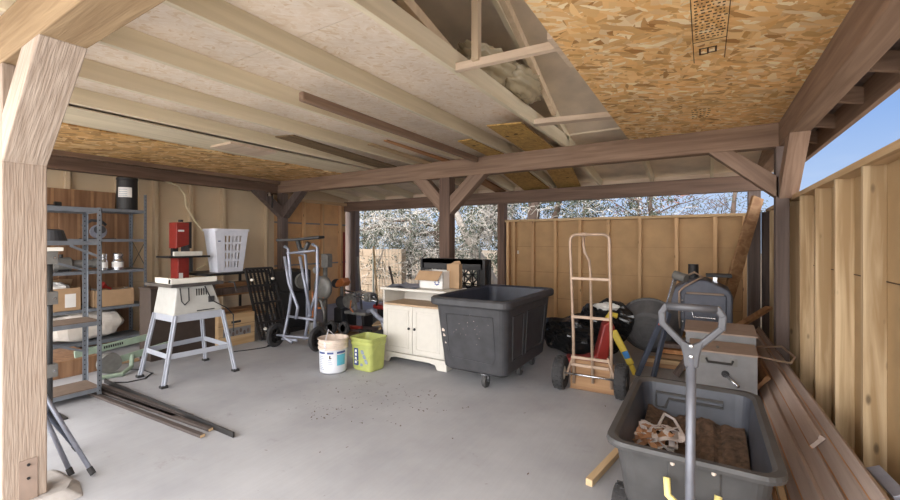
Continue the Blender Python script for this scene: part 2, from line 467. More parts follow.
# rear wall: low panel of studs and lap boards
wb = shell('wall_back')
BX(-3.05, 0.49, 7.0, 7.012, 0.0, 1.74).out('sheathing', 'sheathing', wb)
for z in (0.42, 0.86, 1.3):
    BX(-3.05, 0.49, 6.99, 7.0, z, z + 0.006).out('lap_joint', 'raw_brown_x', wb)
BX(-3.07, 0.49, 6.9, 7.02, 1.74, 1.78).out('top_plate', 'fir_x', wb, 0.003)
BX(-3.05, 0.49, 6.91, 7.0, 0.0, 0.04).out('bottom_plate', 'fir_x', wb)
for x in (-3.05, -2.93, -2.58, -2.18, -1.77, -1.33, -0.87, -0.38, 0.10, 0.44):
    BX(x, x + 0.048, 6.91, 7.0, 0.04, 1.74).out('stud', 'fir_stud_z', wb, 0.003)
BX(-2.87, -2.84, 6.985, 7.0, 1.17, 1.23).out('white_tag', 'paper_white', wb, label='small white tag')

# left wall: painted siding in front half, raw panel behind the post
wl = shell('wall_left')
BX(-7.13, -7.10, -0.2, 5.08, 0.0, 2.6).out('siding', 'siding_beige', wl)
for z in (0.35, 0.80, 1.25, 1.75):
    BX(-7.10, -7.094, -0.2, 5.08, z, z + 0.006).out('siding_joint', 'painted_stud', wl)
for y in (0.4, 0.95, 1.5, 1.98, 2.52, 3.0, 3.5, 4.03, 4.86):
    BX(-7.10, -7.02, y, y + 0.05, 0.0, 2.6).out('stud', 'painted_stud', wl, 0.003)
BX(-7.13, -7.10, 5.08, 6.95, 0.0, 2.26).out('raw_sheathing', 'raw_orange', wl)
for z in (0.9, 1.75): BX(-7.10, -7.092, 5.08, 6.95, z, z + 0.03).out('raw_joint', 'box_grey', wl)
for y in (5.28, 5.72, 6.2, 6.72):
    BX(-7.10, -7.01, y, y + 0.04, 0.0, 2.2).out('raw_stud', 'fir_stud_z', wl, 0.003)
BX(-7.13, -7.0, 5.08, 6.95, 2.2, 2.26).out('raw_plate', 'fir_y', wl)
BX(-7.13, -7.10, 5.08, 7.3, 2.26, 2.62).out('upper_siding', 'siding_beige', wl)
MB().prism([(-0.2, 2.6), (5.08, 2.6), (5.08, 2.70), (2.45, 3.6), (-0.2, 2.60)], -7.13, -7.10, 'YZ').out('gable_siding', 'siding_beige', wl)
BX(-7.0, -6.98, 6.78, 6.82, 0.4, 1.6).out('red_strip', 'red_paint', wl, label='thin red strip')

BX(-7.40, -6.90, 7.045, 7.07, 0.0, 2.3).out('corner_board', 'dark_post', wl)
# posts
def post(x0, y0, z1, mt, label, z0=0.0):
    return tag(BX(x0, x0 + PW, y0, y0 + PW, z0, z1).out('timber_post', mt, bev=0.006), label, 'post')
pn = tag(BX(-3.17, -3.01, 0.605, 0.775, 0.05, BZ0).out('timber_post', 'pale_post', bev=0.006), 'pale rough-sawn timber post at the left edge on a broken concrete pier', 'post')
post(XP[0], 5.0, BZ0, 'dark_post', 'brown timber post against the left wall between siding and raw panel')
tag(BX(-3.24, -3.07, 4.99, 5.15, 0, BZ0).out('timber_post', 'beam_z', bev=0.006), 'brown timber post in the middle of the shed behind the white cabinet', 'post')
tag(BX(0.575, 0.68, 5.0, 5.14, 0, BZ0).out('timber_post', 'dark_post', bev=0.006), 'dark brown timber post in the right stud wall under the long cross beam', 'post')
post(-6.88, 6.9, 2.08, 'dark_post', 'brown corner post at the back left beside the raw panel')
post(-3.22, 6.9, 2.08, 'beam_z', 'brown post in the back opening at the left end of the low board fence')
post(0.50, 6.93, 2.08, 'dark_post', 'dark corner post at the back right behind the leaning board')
strap = MB().bx(-3.008, -3.004, 0.665, 0.735, 0.05, 0.262)
so_ = strap.out('post_strap', 'box_lid', pn); so_.location = -pn.location
for y in (0.69, 0.715, 0.69):
    pass
for (y, z) in ((0.70, 0.235), (0.70, 0.165)):
    q = MB().cyl((-3.006, y, z), (-2.998, y, z), 0.007, n=10).out('bolt', 'black_metal', pn); q.location = -pn.location
pier = MB().add([(-3.35, 0.40, 0), (-2.93, 0.42, 0), (-2.90, 0.90, 0), (-3.36, 0.92, 0),
                 (-3.30, 0.45, 0.05), (-2.99, 0.47, 0.052), (-2.97, 0.84, 0.046), (-3.06, 0.89, 0.05), (-3.30, 0.87, 0.05), (-3.10, 0.94, 0)],
                [(0, 3, 9, 2, 1), (4, 5, 6, 7, 8), (0, 1, 5, 4), (1, 2, 6, 5), (2, 9, 7, 6), (9, 3, 8, 7), (3, 0, 4, 8)])
tag(pier.out('concrete_pier', 'pier_concrete', bev=0.012), 'broken rough concrete pier under the pale post at the lower left', 'pier')

# beams
def bm_(name, args, mt, label): return tag(BX(*args).out(name, mt, bev=0.006), label, 'beam')
bm_('cross_beam', (-7.3, 0.60, 5.0, 5.14, BZ0, BZ1), 'beam_x', 'long brown timber beam running across the middle of the shed ceiling')
bm_('front_beam', (-7.3, 0.60, 0.605, 0.775, BZ0, BZ1), 'pale_beam', 'tan timber beam over the pale post at the top left corner')
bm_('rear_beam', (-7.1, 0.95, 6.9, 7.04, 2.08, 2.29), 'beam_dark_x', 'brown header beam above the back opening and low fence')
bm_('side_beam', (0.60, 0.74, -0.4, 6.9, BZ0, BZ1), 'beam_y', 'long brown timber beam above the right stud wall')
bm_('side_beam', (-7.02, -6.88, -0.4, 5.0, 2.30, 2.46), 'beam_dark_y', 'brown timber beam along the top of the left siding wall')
bm_('side_beam', (-6.88, -6.80, 0.77, 5.0, 2.46, 2.54), 'beam_y', 'narrow brown rail just under the golden board, above the left wall')
# knee braces
def brace(p0, p1, plane, o0, label, mt='beam_x', w=0.15):
    """p0 low end on the post, p1 high end on the beam, lower edge line; square-cut brace with depth w measured plumb"""
    (a0, z0), (a1, z1) = p0, p1
    sgn = 1 if a1 > a0 else -1
    # lower edge a0,z0 -> a1,z1 ; upper edge from a0,z0+w*1.4 -> a1 - sgn*w*1.4, z1
    poly = [(a0, z0), (a1, z1), (a1 - sgn * w * 1.4, z1), (a0, z0 + w * 1.4)]
    return tag(MB().prism(poly, o0, o0 + (PW if mt != 'pale_brace' else 0.17), plane).out('knee_brace', mt, bev=0.005), label, 'brace')
brace((-3.01, 1.80), (-2.46, BZ0), 'XZ', 0.605, 'pale heavily grained diagonal brace from the pale post to the front beam', 'pale_brace', 0.17)
brace((-3.07, 1.78), (-2.52, BZ0), 'XZ', 5.0, 'right-hand diagonal brace on the middle post', 'brace_l', 0.18)
brace((-3.24, 1.82), (-3.72, BZ0), 'XZ', 5.0, 'left-hand diagonal brace on the middle post', 'brace_r', 0.18)
brace((0.60, 1.80), (0.03, BZ0), 'XZ', 5.0, 'diagonal brace from the right dark post to the cross beam', 'brace_r')
brace((5.0, 1.80), (4.42, BZ0), 'YZ', 0.60, 'diagonal brace from the right dark post towards the viewer under the side beam', 'brace_y')
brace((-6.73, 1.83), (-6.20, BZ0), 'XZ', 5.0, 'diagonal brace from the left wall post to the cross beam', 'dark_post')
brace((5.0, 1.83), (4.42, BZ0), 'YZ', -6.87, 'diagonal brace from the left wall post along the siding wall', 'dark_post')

# roof and ceiling
cl_ = shell('ceiling')
JX = [0.08 - 0.76 * i for i in range(10)]
RY, RZ = 2.45, 3.62
def roofq(y0, z0, y1, z1, t, name, mt, x0=-7.35, x1=1.0):
    MB().add([(x0, y0, z0), (x1, y0, z0), (x1, y1, z1), (x0, y1, z1), (x0, y0, z0 + t), (x1, y0, z0 + t), (x1, y1, z1 + t), (x0, y1, z1 + t)],
             [(0, 3, 2, 1), (4, 5, 6, 7), (0, 1, 5, 4), (1, 2, 6, 5), (2, 3, 7, 6), (3, 0, 4, 7)]).out(name, mt, cl_)
roofq(-0.45, 2.66 - 0.2, RY, RZ, 0.03, 'front_sheathing', 'roof_ply')
roofq(RY, RZ, 5.14, 2.72, 0.03, 'main_sheathing', 'roof_ply')
roofq(5.14, 2.70, 7.35, 2.36, 0.03, 'rear_sheathing', 'roof_ply')
for i, x in enumerate(JX):
    if x < -1.0 or i in (0, 1):
        BX(x - 0.02, x + 0.02, -0.2, 5.14, BZ1, 2.68).out('joist', 'painted_joist', cl_, 0.003)
    MB().hexa([(x - 0.02, 5.14, 2.54), (x + 0.02, 5.14, 2.54), (x + 0.02, 7.3, 2.235), (x - 0.02, 7.3, 2.235)],
              [(x - 0.02, 5.14, 2.70), (x + 0.02, 5.14, 2.70), (x + 0.02, 7.3, 2.365), (x - 0.02, 7.3, 2.365)]).out('rear_rafter', 'painted_joist', cl_)
    if i % 1 == 0:
        MB().hexa([(x - 0.02, RY, RZ - 0.1), (x + 0.02, RY, RZ - 0.1), (x + 0.02, 5.1, 2.69 - 0.07), (x - 0.02, 5.1, 2.69 - 0.07)],
                  [(x - 0.02, RY, RZ), (x + 0.02, RY, RZ), (x + 0.02, 5.1, 2.72), (x - 0.02, 5.1, 2.72)]).out('rafter', 'painted_joist', cl_)
# truss webs in the open bay
MB().beam((-1.27, 2.40, 2.57), (-1.27, 2.40, 3.5), 0.05, 0.05, (0, 1, 0)).out('truss_web', 'painted_stud', cl_, 0.003)
MB().beam((-1.26, 4.02, 2.66), (-1.26, 2.60, 3.26), 0.045, 0.07).out('truss_web', 'painted_stud', cl_, 0.003)
MB().beam((-1.50, 2.45, 2.70), (-1.50, 1.30, 2.95), 0.045, 0.07).out('truss_web', 'painted_stud', cl_, 0.003)
MB().beam((-1.44, 2.41, 2.565), (-0.70, 2.45, 2.565), 0.045, 0.05).out('cross_batten', 'painted_board_x', cl_, 0.003)
MB().beam((-1.44, 3.93, 2.565), (-0.70, 4.08, 2.565), 0.10, 0.05).out('cross_batten', 'painted_board_x', cl_, 0.003)
MB().beam((-0.745, 2.30, 2.565), (-0.745, 2.75, 2.565), 0.035, 0.045).out('cross_batten', 'painted_board_x', cl_)
# pale deck above the joists, in sheets
for k, (y0, y1) in enumerate(((-0.2, 1.73), (1.735, 2.95), (2.955, 4.17), (4.175, 5.3))):
    for j, (x0, x1) in enumerate(((-7.3, -3.725), (-3.72, -1.46))):
        BX(x0, x1, y0 , y1 , 2.68, 2.695).out('deck_panel', 'osb_pale', cl_)
og = BX(-0.72, 0.60, -0.2, 4.99, 2.525, 2.54).out('strand_board_panel', 'osb_gold', cl_)
# golden board over the left bay with a torn edge
poly = [(-6.80, 0.77), (-5.27, 0.77)]
y = 0.77
while y < 4.95:
    y += rng.uniform(0.04, 0.16)
    poly.append((-5.27 + rng.uniform(-0.035, 0.035) * (1.0 if y > 2.9 else 0.15) + (0.05 if y > 3.6 else 0), min(y, 4.99)))
poly.append((-6.80, 4.99))
MB().prism(poly, 2.522, 2.538, 'XY').out('torn_strand_board', 'osb_gold_left', cl_)
BX(-5.27, -4.62, 0.77, 4.99, 2.541, 2.553).out('painted_panel', 'painted_joist', cl_)
BX(-5.05, -4.63, 2.75, 3.35, 2.515, 2.541).out('painted_patch', 'painted_board_x', cl_)
# stamp on the strand board: illegible ink lines
st = MB()
def inkbar(mb, x0, x1, y0, y1): mb.bx(x0, x1, y0, y1, 2.5236, 2.5250)
for a in (-0.06, 0.10):
    inkbar(st, a, a + 0.004, 2.15, 3.05)
for k in range(16):
    yy = 2.20 + k * 0.033
    x = -0.045
    while x < 0.085:
        w = rng.uniform(0.006, 0.018); inkbar(st, x, x + w, yy, yy + 0.010); x += w + rng.uniform(0.006, 0.014)
inkbar(st, -0.06, 0.10, 2.74, 2.745)
for (x0, x1, y0, y1) in ((-0.03, 0.06, 2.84, 2.852), (-0.03, -0.02, 2.84, 2.93), (0.01, 0.02, 2.84, 2.93), (0.05, 0.06, 2.84, 2.92), (-0.03, 0.015, 2.925, 2.937), (0.015, 0.06, 2.915, 2.927)):
    inkbar(st, x0, x1, y0, y1)
for k in range(5):
    x = -0.10
    while x < 0.03:
        w = rng.uniform(0.008, 0.022); inkbar(st, x, x + w, 4.15 + k * 0.065, 4.162 + k * 0.065); x += w + 0.014
st.out('grade_stamp', 'ink', cl_)
# eave outside the right side beam
for y in (1.2, 2.0, 2.7, 3.35, 4.0, 4.75, 5.4, 6.1, 6.8):
    MB().beam((0.74, y, 2.47), (0.97, y + 0.02, 2.42), 0.04, 0.11).out('lookout', 'beam_x', cl_)
BX(0.95, 0.99, -0.4, 7.3, 2.31, 2.50).out('fascia', 'beam_y', cl_)
MB().hexa([(0.72, -0.4, 2.525), (1.03, -0.4, 2.50), (1.03, 7.3, 2.50), (0.72, 7.3, 2.525)],
          [(0.72, -0.4, 2.545), (1.03, -0.4, 2.52), (1.03, 7.3, 2.52), (0.72, 7.3, 2.545)]).out('eave_board', 'dark_post', cl_)
BX(-7.35, 0.6, 7.045, 7.07, 2.27, 2.37).out('rear_blocking', 'painted_board_x', cl_)

# ================================================================== OUTSIDE BEHIND THE SHED
def leafmesh(mb, c, rad, n, size, rg, flat=0.7):
    for _ in range(n):
        d = Vector((rg.gauss(0, 1), rg.gauss(0, 1), rg.gauss(0, flat))); d = d * (rad * rg.random() ** 0.5 / max(d.length, 0.01))
        p = Vector(c) + d
        a = Vector((rg.uniform(-1, 1), rg.uniform(-1, 1), rg.uniform(-1, 1))).normalized(); b = a.orthogonal().normalized()
        q = size * rg.uniform(0.6, 1.5); w = q * 0.4
        mb.add([p - a * q, p + b * w, p + a * q, p - b * w], [(0, 1, 2, 3)])
def tree(name, label, trunk, r0, r1, bark_m, boughs, leaf_m, nleaf, lsize, clus, twigs=0, seed=1, twig_m='twig_white', group=None):
    rg = random.Random(seed)
    base = Vector(trunk[0])
    t = thing(name, label, 'tree', base, group=group)
    lc = lambda p: Vector(p) - base
    k = len(trunk)
    MB().tube([lc(p) for p in trunk], [r0 + (r1 - r0) * i / (k - 1) for i in range(k)], 10).out('trunk', bark_m, t, smooth=True)
    tips = []; bm = MB()
    for b in boughs:
        pts = [lc(p) for p in b[0]]
        bm.tube(pts, [b[1] * (1 - 0.75 * i / (len(pts) - 1)) for i in range(len(pts))], 7)
        for i in range(1, len(pts)):
            for q in range(3): tips.append(pts[i - 1].lerp(pts[i], rg.random()))
            tips.append(pts[i])
    if boughs: bm.out('boughs', bark_m, t, smooth=True)
    tips = tips or [lc(trunk[-1])]
    if twigs:
        tw = MB()
        for _ in range(twigs):
            p = rg.choice(tips) + Vector((rg.gauss(0, .25), rg.gauss(0, .25), rg.gauss(0, .22)))
            d = Vector((rg.gauss(0, 1), rg.gauss(0, 1), rg.gauss(-0.15, .8))).normalized() * rg.uniform(.15, .5)
            m = p + d * 0.5 + Vector((0, 0, rg.uniform(-.06, .06)))
            tw.tube([p, m, p + d + Vector((0, 0, rg.uniform(-.12, .04)))], [0.007, 0.005, 0.003], 3)
        stuff(tw.out('twigs', twig_m, t))
    lf = MB()
    for _ in range(clus):
        p = rg.choice(tips) + Vector((rg.gauss(0, .35), rg.gauss(0, .35), rg.gauss(0.05, .3)))
        leafmesh(lf, p, rg.uniform(.12, .34), nleaf, lsize, rg)
    if clus: stuff(lf.out('foliage', leaf_m, t))
    return t
tree('juniper_tree', 'silvery juniper with a bent brown bough in the left back opening', [(-6.0, 9.6, -0.06), (-6.1, 9.6, 0.8), (-6.25, 9.5, 1.6), (-6.0, 9.6, 2.4), (-5.9, 9.7, 3.2)], 0.13, 0.07, 'bark',
     [([(-6.2, 9.5, 1.62), (-6.8, 9.4, 1.58), (-7.4, 9.4, 1.74), (-8.2, 9.3, 1.84), (-9.0, 9.4, 1.7)], 0.075),
      ([(-6.15, 9.5, 1.75), (-6.9, 9.3, 1.98), (-7.6, 9.2, 1.95), (-8.5, 9.3, 2.1)], 0.05),
      ([(-6.2, 9.5, 1.3), (-6.9, 9.3, 0.75), (-7.6, 9.3, 0.55), (-8.2, 9.2, 0.6)], 0.035),
      ([(-6.0, 9.6, 2.3), (-7.0, 9.8, 2.6), (-8.2, 9.9, 2.7)], 0.04),
      ([(-6.1, 9.6, 1.0), (-7.0, 9.9, 1.2), (-8.2, 10.0, 1.2)], 0.03)],
     'foliage_silver', 26, 0.030, 210, 1500, seed=3)
tree('juniper_tree', 'leaning pale trunk with tangled twigs seen right of the middle post', [(-4.55, 9.9, -0.06), (-4.9, 9.7, 0.8), (-5.35, 9.6, 1.45), (-5.7, 9.6, 2.2), (-5.9, 9.6, 3.0)], 0.14, 0.07, 'bark_pale',
     [([(-5.2, 9.6, 1.2), (-4.8, 9.4, 1.7), (-4.5, 9.4, 2.1), (-4.0, 9.4, 2.6)], 0.05),
      ([(-5.3, 9.6, 1.4), (-5.6, 9.3, 1.1), (-6.0, 9.2, 1.0)], 0.04),
      ([(-4.6, 9.5, 1.5), (-4.45, 9.3, 1.9), (-4.6, 9.3, 2.3)], 0.03)],
     'foliage_silver', 24, 0.030, 120, 900, seed=5)
tree('pine_tree', 'grey-brown double trunk above the left end of the low board fence', [(-3.65, 9.6, -0.06), (-3.6, 9.6, 1.2), (-3.5, 9.6, 2.2), (-3.55, 9.6, 3.4)], 0.17, 0.14, 'bark',
     [([(-3.3, 9.7, 1.2), (-2.95, 9.6, 2.1), (-2.7, 9.6, 3.2)], 0.12),
      ([(-3.5, 9.6, 2.3), (-2.4, 9.4, 2.35), (-1.6, 9.3, 2.25)], 0.035),
      ([(-3.4, 9.6, 2.5), (-4.4, 9.4, 2.3), (-5.0, 9.4, 2.1)], 0.035),
      ([(-2.9, 9.6, 2.6), (-1.9, 9.6, 2.5), (-1.1, 9.5, 2.2)], 0.03)],
     'foliage_green', 30, 0.030, 150, 350, seed=8)
tree('rusty_leaved_tree', 'thin branches with reddish leaves above the right part of the low fence', [(-0.9, 9.9, -0.06), (-0.95, 9.9, 1.4), (-1.0, 9.8, 2.2), (-0.9, 9.8, 3.0)], 0.07, 0.03, 'bark',
     [([(-1.0, 9.8, 1.9), (-0.6, 9.6, 2.1), (0.0, 9.5, 2.25)], 0.02), ([(-1.0, 9.8, 1.7), (-1.5, 9.6, 2.1), (-1.9, 9.5, 2.4)], 0.02)],
     'foliage_rust', 14, 0.035, 26, 60, seed=11, twig_m='bark')
tree('juniper_tree', 'small grey-green juniper above the right end of the low fence', [(0.35, 10.5, -0.06), (0.4, 10.5, 1.2), (0.5, 10.5, 2.0), (0.55, 10.5, 2.6)], 0.08, 0.03, 'bark',
     [([(0.4, 10.5, 1.6), (0.0, 10.4, 1.9), (-0.5, 10.3, 2.05)], 0.02), ([(0.4, 10.5, 1.7), (0.5, 10.4, 2.0), (0.2, 10.4, 2.3)], 0.02)],
     'foliage_silver', 18, 0.026, 46, 160, seed=12, twig_m='bark')
for i, (x, y, h_, sd, lm) in enumerate(((-9.8, 13.0, 3.0, 21, 'foliage_green'), (-7.4, 13.6, 2.6, 22, 'foliage_silver'), (-5.6, 13.2, 3.0, 23, 'foliage_green'), (-3.4, 14.0, 3.1, 24, 'foliage_green'), (-1.8, 14.4, 2.8, 25, 'foliage_silver'), (-11.8, 12.6, 2.6, 26, 'foliage_silver'))):
    rg = random.Random(sd)
    bo = [([(x, y, h_ * q), (x + rg.uniform(-1.1, 1.1), y + rg.uniform(-.6, .6), h_ * q + rg.uniform(-.1, .3))], 0.03) for q in (0.15, 0.25, 0.35, 0.45, 0.55, 0.65, 0.8, 0.9)]
    tree('distant_juniper', ('dark green juniper far back, leftmost but one', 'silvery juniper far back behind the left opening', 'dark green juniper far back behind the middle post', 'tall dark green juniper far back above the left half of the low fence', 'silvery juniper far back above the right half of the low fence', 'silvery juniper far back at the extreme left')[i], [(x, y, -0.06), (x, y, h_ * .5), (x, y, h_)], 0.08, 0.03, 'bark', bo, lm, 28, 0.045, 150, 250, seed=sd)
# block wall and wire panel
bw = MB()
for r in range(6):
    for c in range(14):
        x = -13.2 + c * 0.41 + (0.2 if r % 2 else 0); bw.bx(x, x + 0.40, 9.0, 9.18, -0.06 + r * 0.205, -0.06 + r * 0.205 + 0.198)
bw.bx(-7.46, -7.06, 8.99, 9.19, -0.06, 1.17)
struct(bw.out('wall_outer', 'block', bev=0.004))
fw = thing('wire_fence_panel', 'galvanised wire mesh panel behind the white cabinet in the back opening', 'fence', (-5.6, 7.9, -0.06))
g = MB()
for k in range(31): g.beam((-1.5 + k * 0.1, 0, 0), (-1.5 + k * 0.1, 0, 1.35), 0.005, 0.005, (0, 1, 0))
for k in range(14): g.beam((-1.5, 0, 0.02 + k * 0.1), (1.5, 0, 0.02 + k * 0.1), 0.005, 0.005)
g.out('mesh', 'fence_wire', fw)
for x in (-1.5, 1.5): MB().beam((x, 0, 0), (x, 0, 1.4), 0.03, 0.03, (0, 1, 0)).out('fence_post', 'fence_wire', fw)
tag(MB().tube([(-6.62, 7.4, -0.05), (-6.75, 7.6, 0.6), (-6.55, 7.7, 1.35)], 0.012, 6).out('bleached_stick', 'twig_white'), 'bleached stick leaning outside by the back left corner post', 'stick')

# ================================================================== SHELVES ON THE LEFT
def shelving(label, x0, x1, y0, y1, tops, levels, group=None, boardz=()):
    t = thing('steel_shelving', label, 'shelf', ((x0 + x1) / 2, (y0 + y1) / 2, 0))
    ox, oy = (x0 + x1) / 2, (y0 + y1) / 2; hx, hy = (x1 - x0) / 2, (y1 - y0) / 2
    for sx in (-1, 1):
        for sy in (-1, 1):
            z1 = tops[0] if sx > 0 else tops[1]
            m = MB(); cx, cy = sx * hx, sy * hy
            m.bx(min(cx, cx - sx * 0.003), max(cx, cx - sx * 0.003), min(cy, cy - sy * 0.035), max(cy, cy - sy * 0.035), 0, z1)
            m.bx(min(cx, cx - sx * 0.035), max(cx, cx - sx * 0.035), min(cy, cy - sy * 0.003), max(cy, cy - sy * 0.003), 0, z1)
            p = m.out('post', 'shelf_steel', t)
            if sx > 0 or sy < 0 or True:
                h = MB(); z = 0.05
                while z < z1 - 0.02:
                    h.bx(cx - sx * 0.003 if sx < 0 else cx, cx + 0.001 if sx > 0 else cx + 0.004, cy - sy * 0.0175 - 0.004, cy - sy * 0.0175 + 0.004, z, z + 0.012)
                    z += 0.045
                h.out('slots', 'black', p)
    for z in levels:
        m = MB()
        m.bx(-hx + 0.004, hx - 0.004, -hy + 0.004, hy - 0.004, z - 0.004, z)
        m.bx(hx - 0.008, hx - 0.003, -hy, hy, z - 0.036, z); m.bx(-hx + 0.003, -hx + 0.008, -hy, hy, z - 0.036, z)
        m.bx(-hx, hx, hy - 0.008, hy - 0.003, z - 0.036, z); m.bx(-hx, hx, -hy + 0.003, -hy + 0.008, z - 0.036, z)
        sh = m.out('shelf', 'shelf_steel', t)
        if z in boardz: BX(-hx + 0.01, hx - 0.01, -hy + 0.01, hy - 0.01, z, z + 0.008).out('shelf_liner', 'shelf_board', sh)
    return t
ra = shelving('nearer grey perforated steel shelving unit half hidden by the pale post', -4.98, -4.64, 0.62, 1.56, (1.70, 1.70), (1.69, 1.40, 0.68, 0.085), boardz=(0.68, 0.085))
for (a, b) in (((-0.165, 0.0, 1.30), (-0.165, 0.46, 1.12)), ((-0.165, 0.0, 0.56), (-0.165, 0.46, 0.36)), ((0.165, 0.25, 1.36), (0.165, 0.45, 1.26))):
    MB().beam(a, b, 0.003, 0.02).out('brace', 'shelf_steel', ra)
rb = shelving('taller grey steel shelving unit against the left siding wall', -6.86, -6.41, 1.15, 2.645, (2.02, 1.84), (1.81, 1.425, 1.03, 0.57, 0.16))
for (a, b) in (((-0.2, 0.742, 1.40), (0.2, 0.742, 1.05)), ((-0.2, 0.742, 1.05), (0.2, 0.742, 1.40))):
    MB().beam(a, b, 0.012, 0.003, (0, 1, 0)).out('brace', 'pole_dark', rb)
# wood panelling behind
for (y0, y1, z1, lb) in ((1.25, 2.50, 2.07, 'tall dark-stained panel standing on edge behind the taller shelving'), (1.9, 2.66, 1.84, 'shorter brown panel standing in front of the tall one behind the shelving')):
    x = -7.0 if z1 > 2 else -6.965
    pnl = MB().bx(x - 0.012, x + 0.008, y0, y1, 0, z1).out('panelling_sheet', 'panel_brown', bev=0.002)
    tag(pnl, lb, 'panel')
    y = y0 + 0.18
    while y < y1 - 0.05:
        q = BX(x + 0.008, x + 0.0095, y, y + 0.03, 0.0, z1 - 0.002).out('light_band', 'panel_light', pnl); q.location = -pnl.location; y += 0.2
# on the taller unit
t = thing('black_canister', 'tall black cylinder with a white label on top of the shelving', 'canister', (-6.62, 2.50, 1.81))
MB().lathe([(0.11, 0), (0.115, 0.01), (0.115, 0.40), (0.12, 0.405), (0.12, 0.43), (0.105, 0.44), (0, 0.44)], (0, 0, 0), 28).out('body', 'black', t, smooth=False)
m = MB(); ps = [(0.1165 * math.cos(R(a)), 0.1165 * math.sin(R(a))) for a in range(-75, 6, 10)]
for i in range(len(ps) - 1): m.add([(*ps[i], 0.17), (*ps[i + 1], 0.17), (*ps[i + 1], 0.30), (*ps[i], 0.30)], [(0, 1, 2, 3)])
m.out('label', 'paper_white', t, label='white paper label')
for z in (0.19, 0.215, 0.24, 0.27):
    m = MB(); ps = [(0.1175 * math.cos(R(a)), 0.1175 * math.sin(R(a))) for a in range(-68, -12, 8)]
    for i in range(len(ps) - 1): m.add([(*ps[i], z), (*ps[i + 1], z), (*ps[i + 1], z + 0.006), (*ps[i], z + 0.006)], [(0, 1, 2, 3)])
    m.out('print_line', 'label_grey', t)
# circular saw
t = thing('circular_saw', 'grey and black circular saw on the second shelf from the top', 'power tool', (-6.60, 2.17, 1.425), R(90))
MB().bx(-0.16, 0.18, -0.06, 0.06, 0, 0.008).out('base_plate', 'black_metal', t)
MB().lathe([(0.0, -0.015), (0.085, -0.015), (0.09, 0), (0.085, 0.03), (0, 0.03)], (0.02, 0.02, 0.095), 24, 'Y').out('blade_guard', 'silver', t, smooth=False)
MB().lathe([(0.0, -0.06), (0.05, -0.06), (0.055, 0), (0, 0)], (0.02, -0.0, 0.12), 20, 'Y').out('motor', 'black_plastic', t)
MB().tube([(-0.12, 0, 0.10), (-0.14, 0, 0.17), (-0.06, 0, 0.235), (0.04, 0, 0.23), (0.09, 0, 0.18)], 0.018, 10).out('handle', 'black_plastic', t, smooth=True)
# jars
for (y, lb) in ((2.20, 'left-hand aluminium jar with a narrow neck on the middle shelf'), (2.36, 'right-hand wider aluminium jar on the middle shelf')):
    w = 0.05 if y < 2.3 else 0.062
    t = thing('metal_jar', lb, 'jar', (-6.52, y, 1.03), group=None)
    MB().lathe([(w, 0), (w, 0.11), (w * 0.8, 0.135), (w * 0.8, 0.16), (w * 0.9, 0.17), (w * 0.9, 0.2), (w * 0.75, 0.215), (0, 0.215)], (0, 0, 0), 24).out('body', 'chrome', t)
    MB().lathe([(w + 0.001, 0.03), (w + 0.002, 0.04), (w + 0.002, 0.09), (w + 0.001, 0.1)], (0, 0, 0), 24).out('band', 'paper_white', t)
t = thing('air_pump', 'small grey cylindrical pump lying on the middle shelf', 'pump', (-6.6, 1.90, 1.03))
MB().lathe([(0, -0.16), (0.075, -0.16), (0.085, -0.12), (0.085, 0.0), (0.05, 0.03), (0.05, 0.22), (0.06, 0.22), (0.06, 0.26), (0, 0.26)], (0, 0, 0.087), 20, 'Y').out('body', 'grey_metal', t)
MB().bx(-0.06, 0.06, -0.12, -0.02, 0.0, 0.03).out('foot', 'black_metal', t)
MB().cyl((0, -0.08, 0.15), (0, -0.08, 0.21), 0.02).out('knob', 'black_metal', t)
# cardboard boxes on B
def open_box(label, loc, w, d, h, rz=0, mt='cardboard', flaps=True):
    t = thing('cardboard_box', label, 'box', loc, rz)
    k = 0.005
    m = MB().bx(-w/2, w/2, -d/2, d/2, 0, k).bx(-w/2, -w/2+k, -d/2, d/2, 0, h).bx(w/2-k, w/2, -d/2, d/2, 0, h).bx(-w/2, w/2, -d/2, -d/2+k, 0, h).bx(-w/2, w/2, d/2-k, d/2, 0, h)
    m.out('body', mt, t)
    return t
t = open_box('open cardboard box holding metal parts and a red funnel on the shelf below the jars', (-6.60, 2.30, 0.57), 0.33, 0.42, 0.21)
tag(MB().lathe([(0.012, 0), (0.016, 0.05), (0.05, 0.11), (0.05, 0.12), (0.047, 0.12), (0.012, 0.05)], (0, 0, 0), 18).xf(Matrix.Translation((-6.55, 2.30, 0.78)) @ Matrix.Rotation(R(60), 4, 'X')).xf(Matrix.Rotation(0, 4, 'Z')).out('funnel', 'red_plastic'), 'red funnel sticking out of the open cardboard box on the shelf', 'funnel')
m = MB()
for _ in range(26):
    p = Vector((rng.uniform(-6.74, -6.47), rng.uniform(2.12, 2.48), rng.uniform(0.70, 0.79))); d = Vector((rng.uniform(-1, 1), rng.uniform(-1, 1), rng.uniform(-.3, .5))).normalized() * rng.uniform(.03, .07)
    m.cyl(p - d, p + d, rng.uniform(0.006, 0.014), n=7)
m.bx(-6.745, -6.455, 2.11, 2.49, 0.60, 0.70)
tag(stuff(m.out('scrap_metal', 'grey_metal')), 'loose grey metal odds and ends filling the open cardboard box on the shelf', 'hardware')
t = open_box('cardboard box with a white label at the left end of the lower shelf', (-6.60, 1.78, 0.57), 0.33, 0.36, 0.27)
BX(0.1655, 0.1675, 0.03, 0.13, 0.04, 0.20).out('label', 'paper_white', t, label='white paper label')
MB().add([(-0.165, -0.18, 0.27), (-0.165, 0.18, 0.27), (-0.10, 0.18, 0.36), (-0.10, -0.18, 0.36)], [(0, 1, 2, 3)]).out('flap', 'cardboard', t)
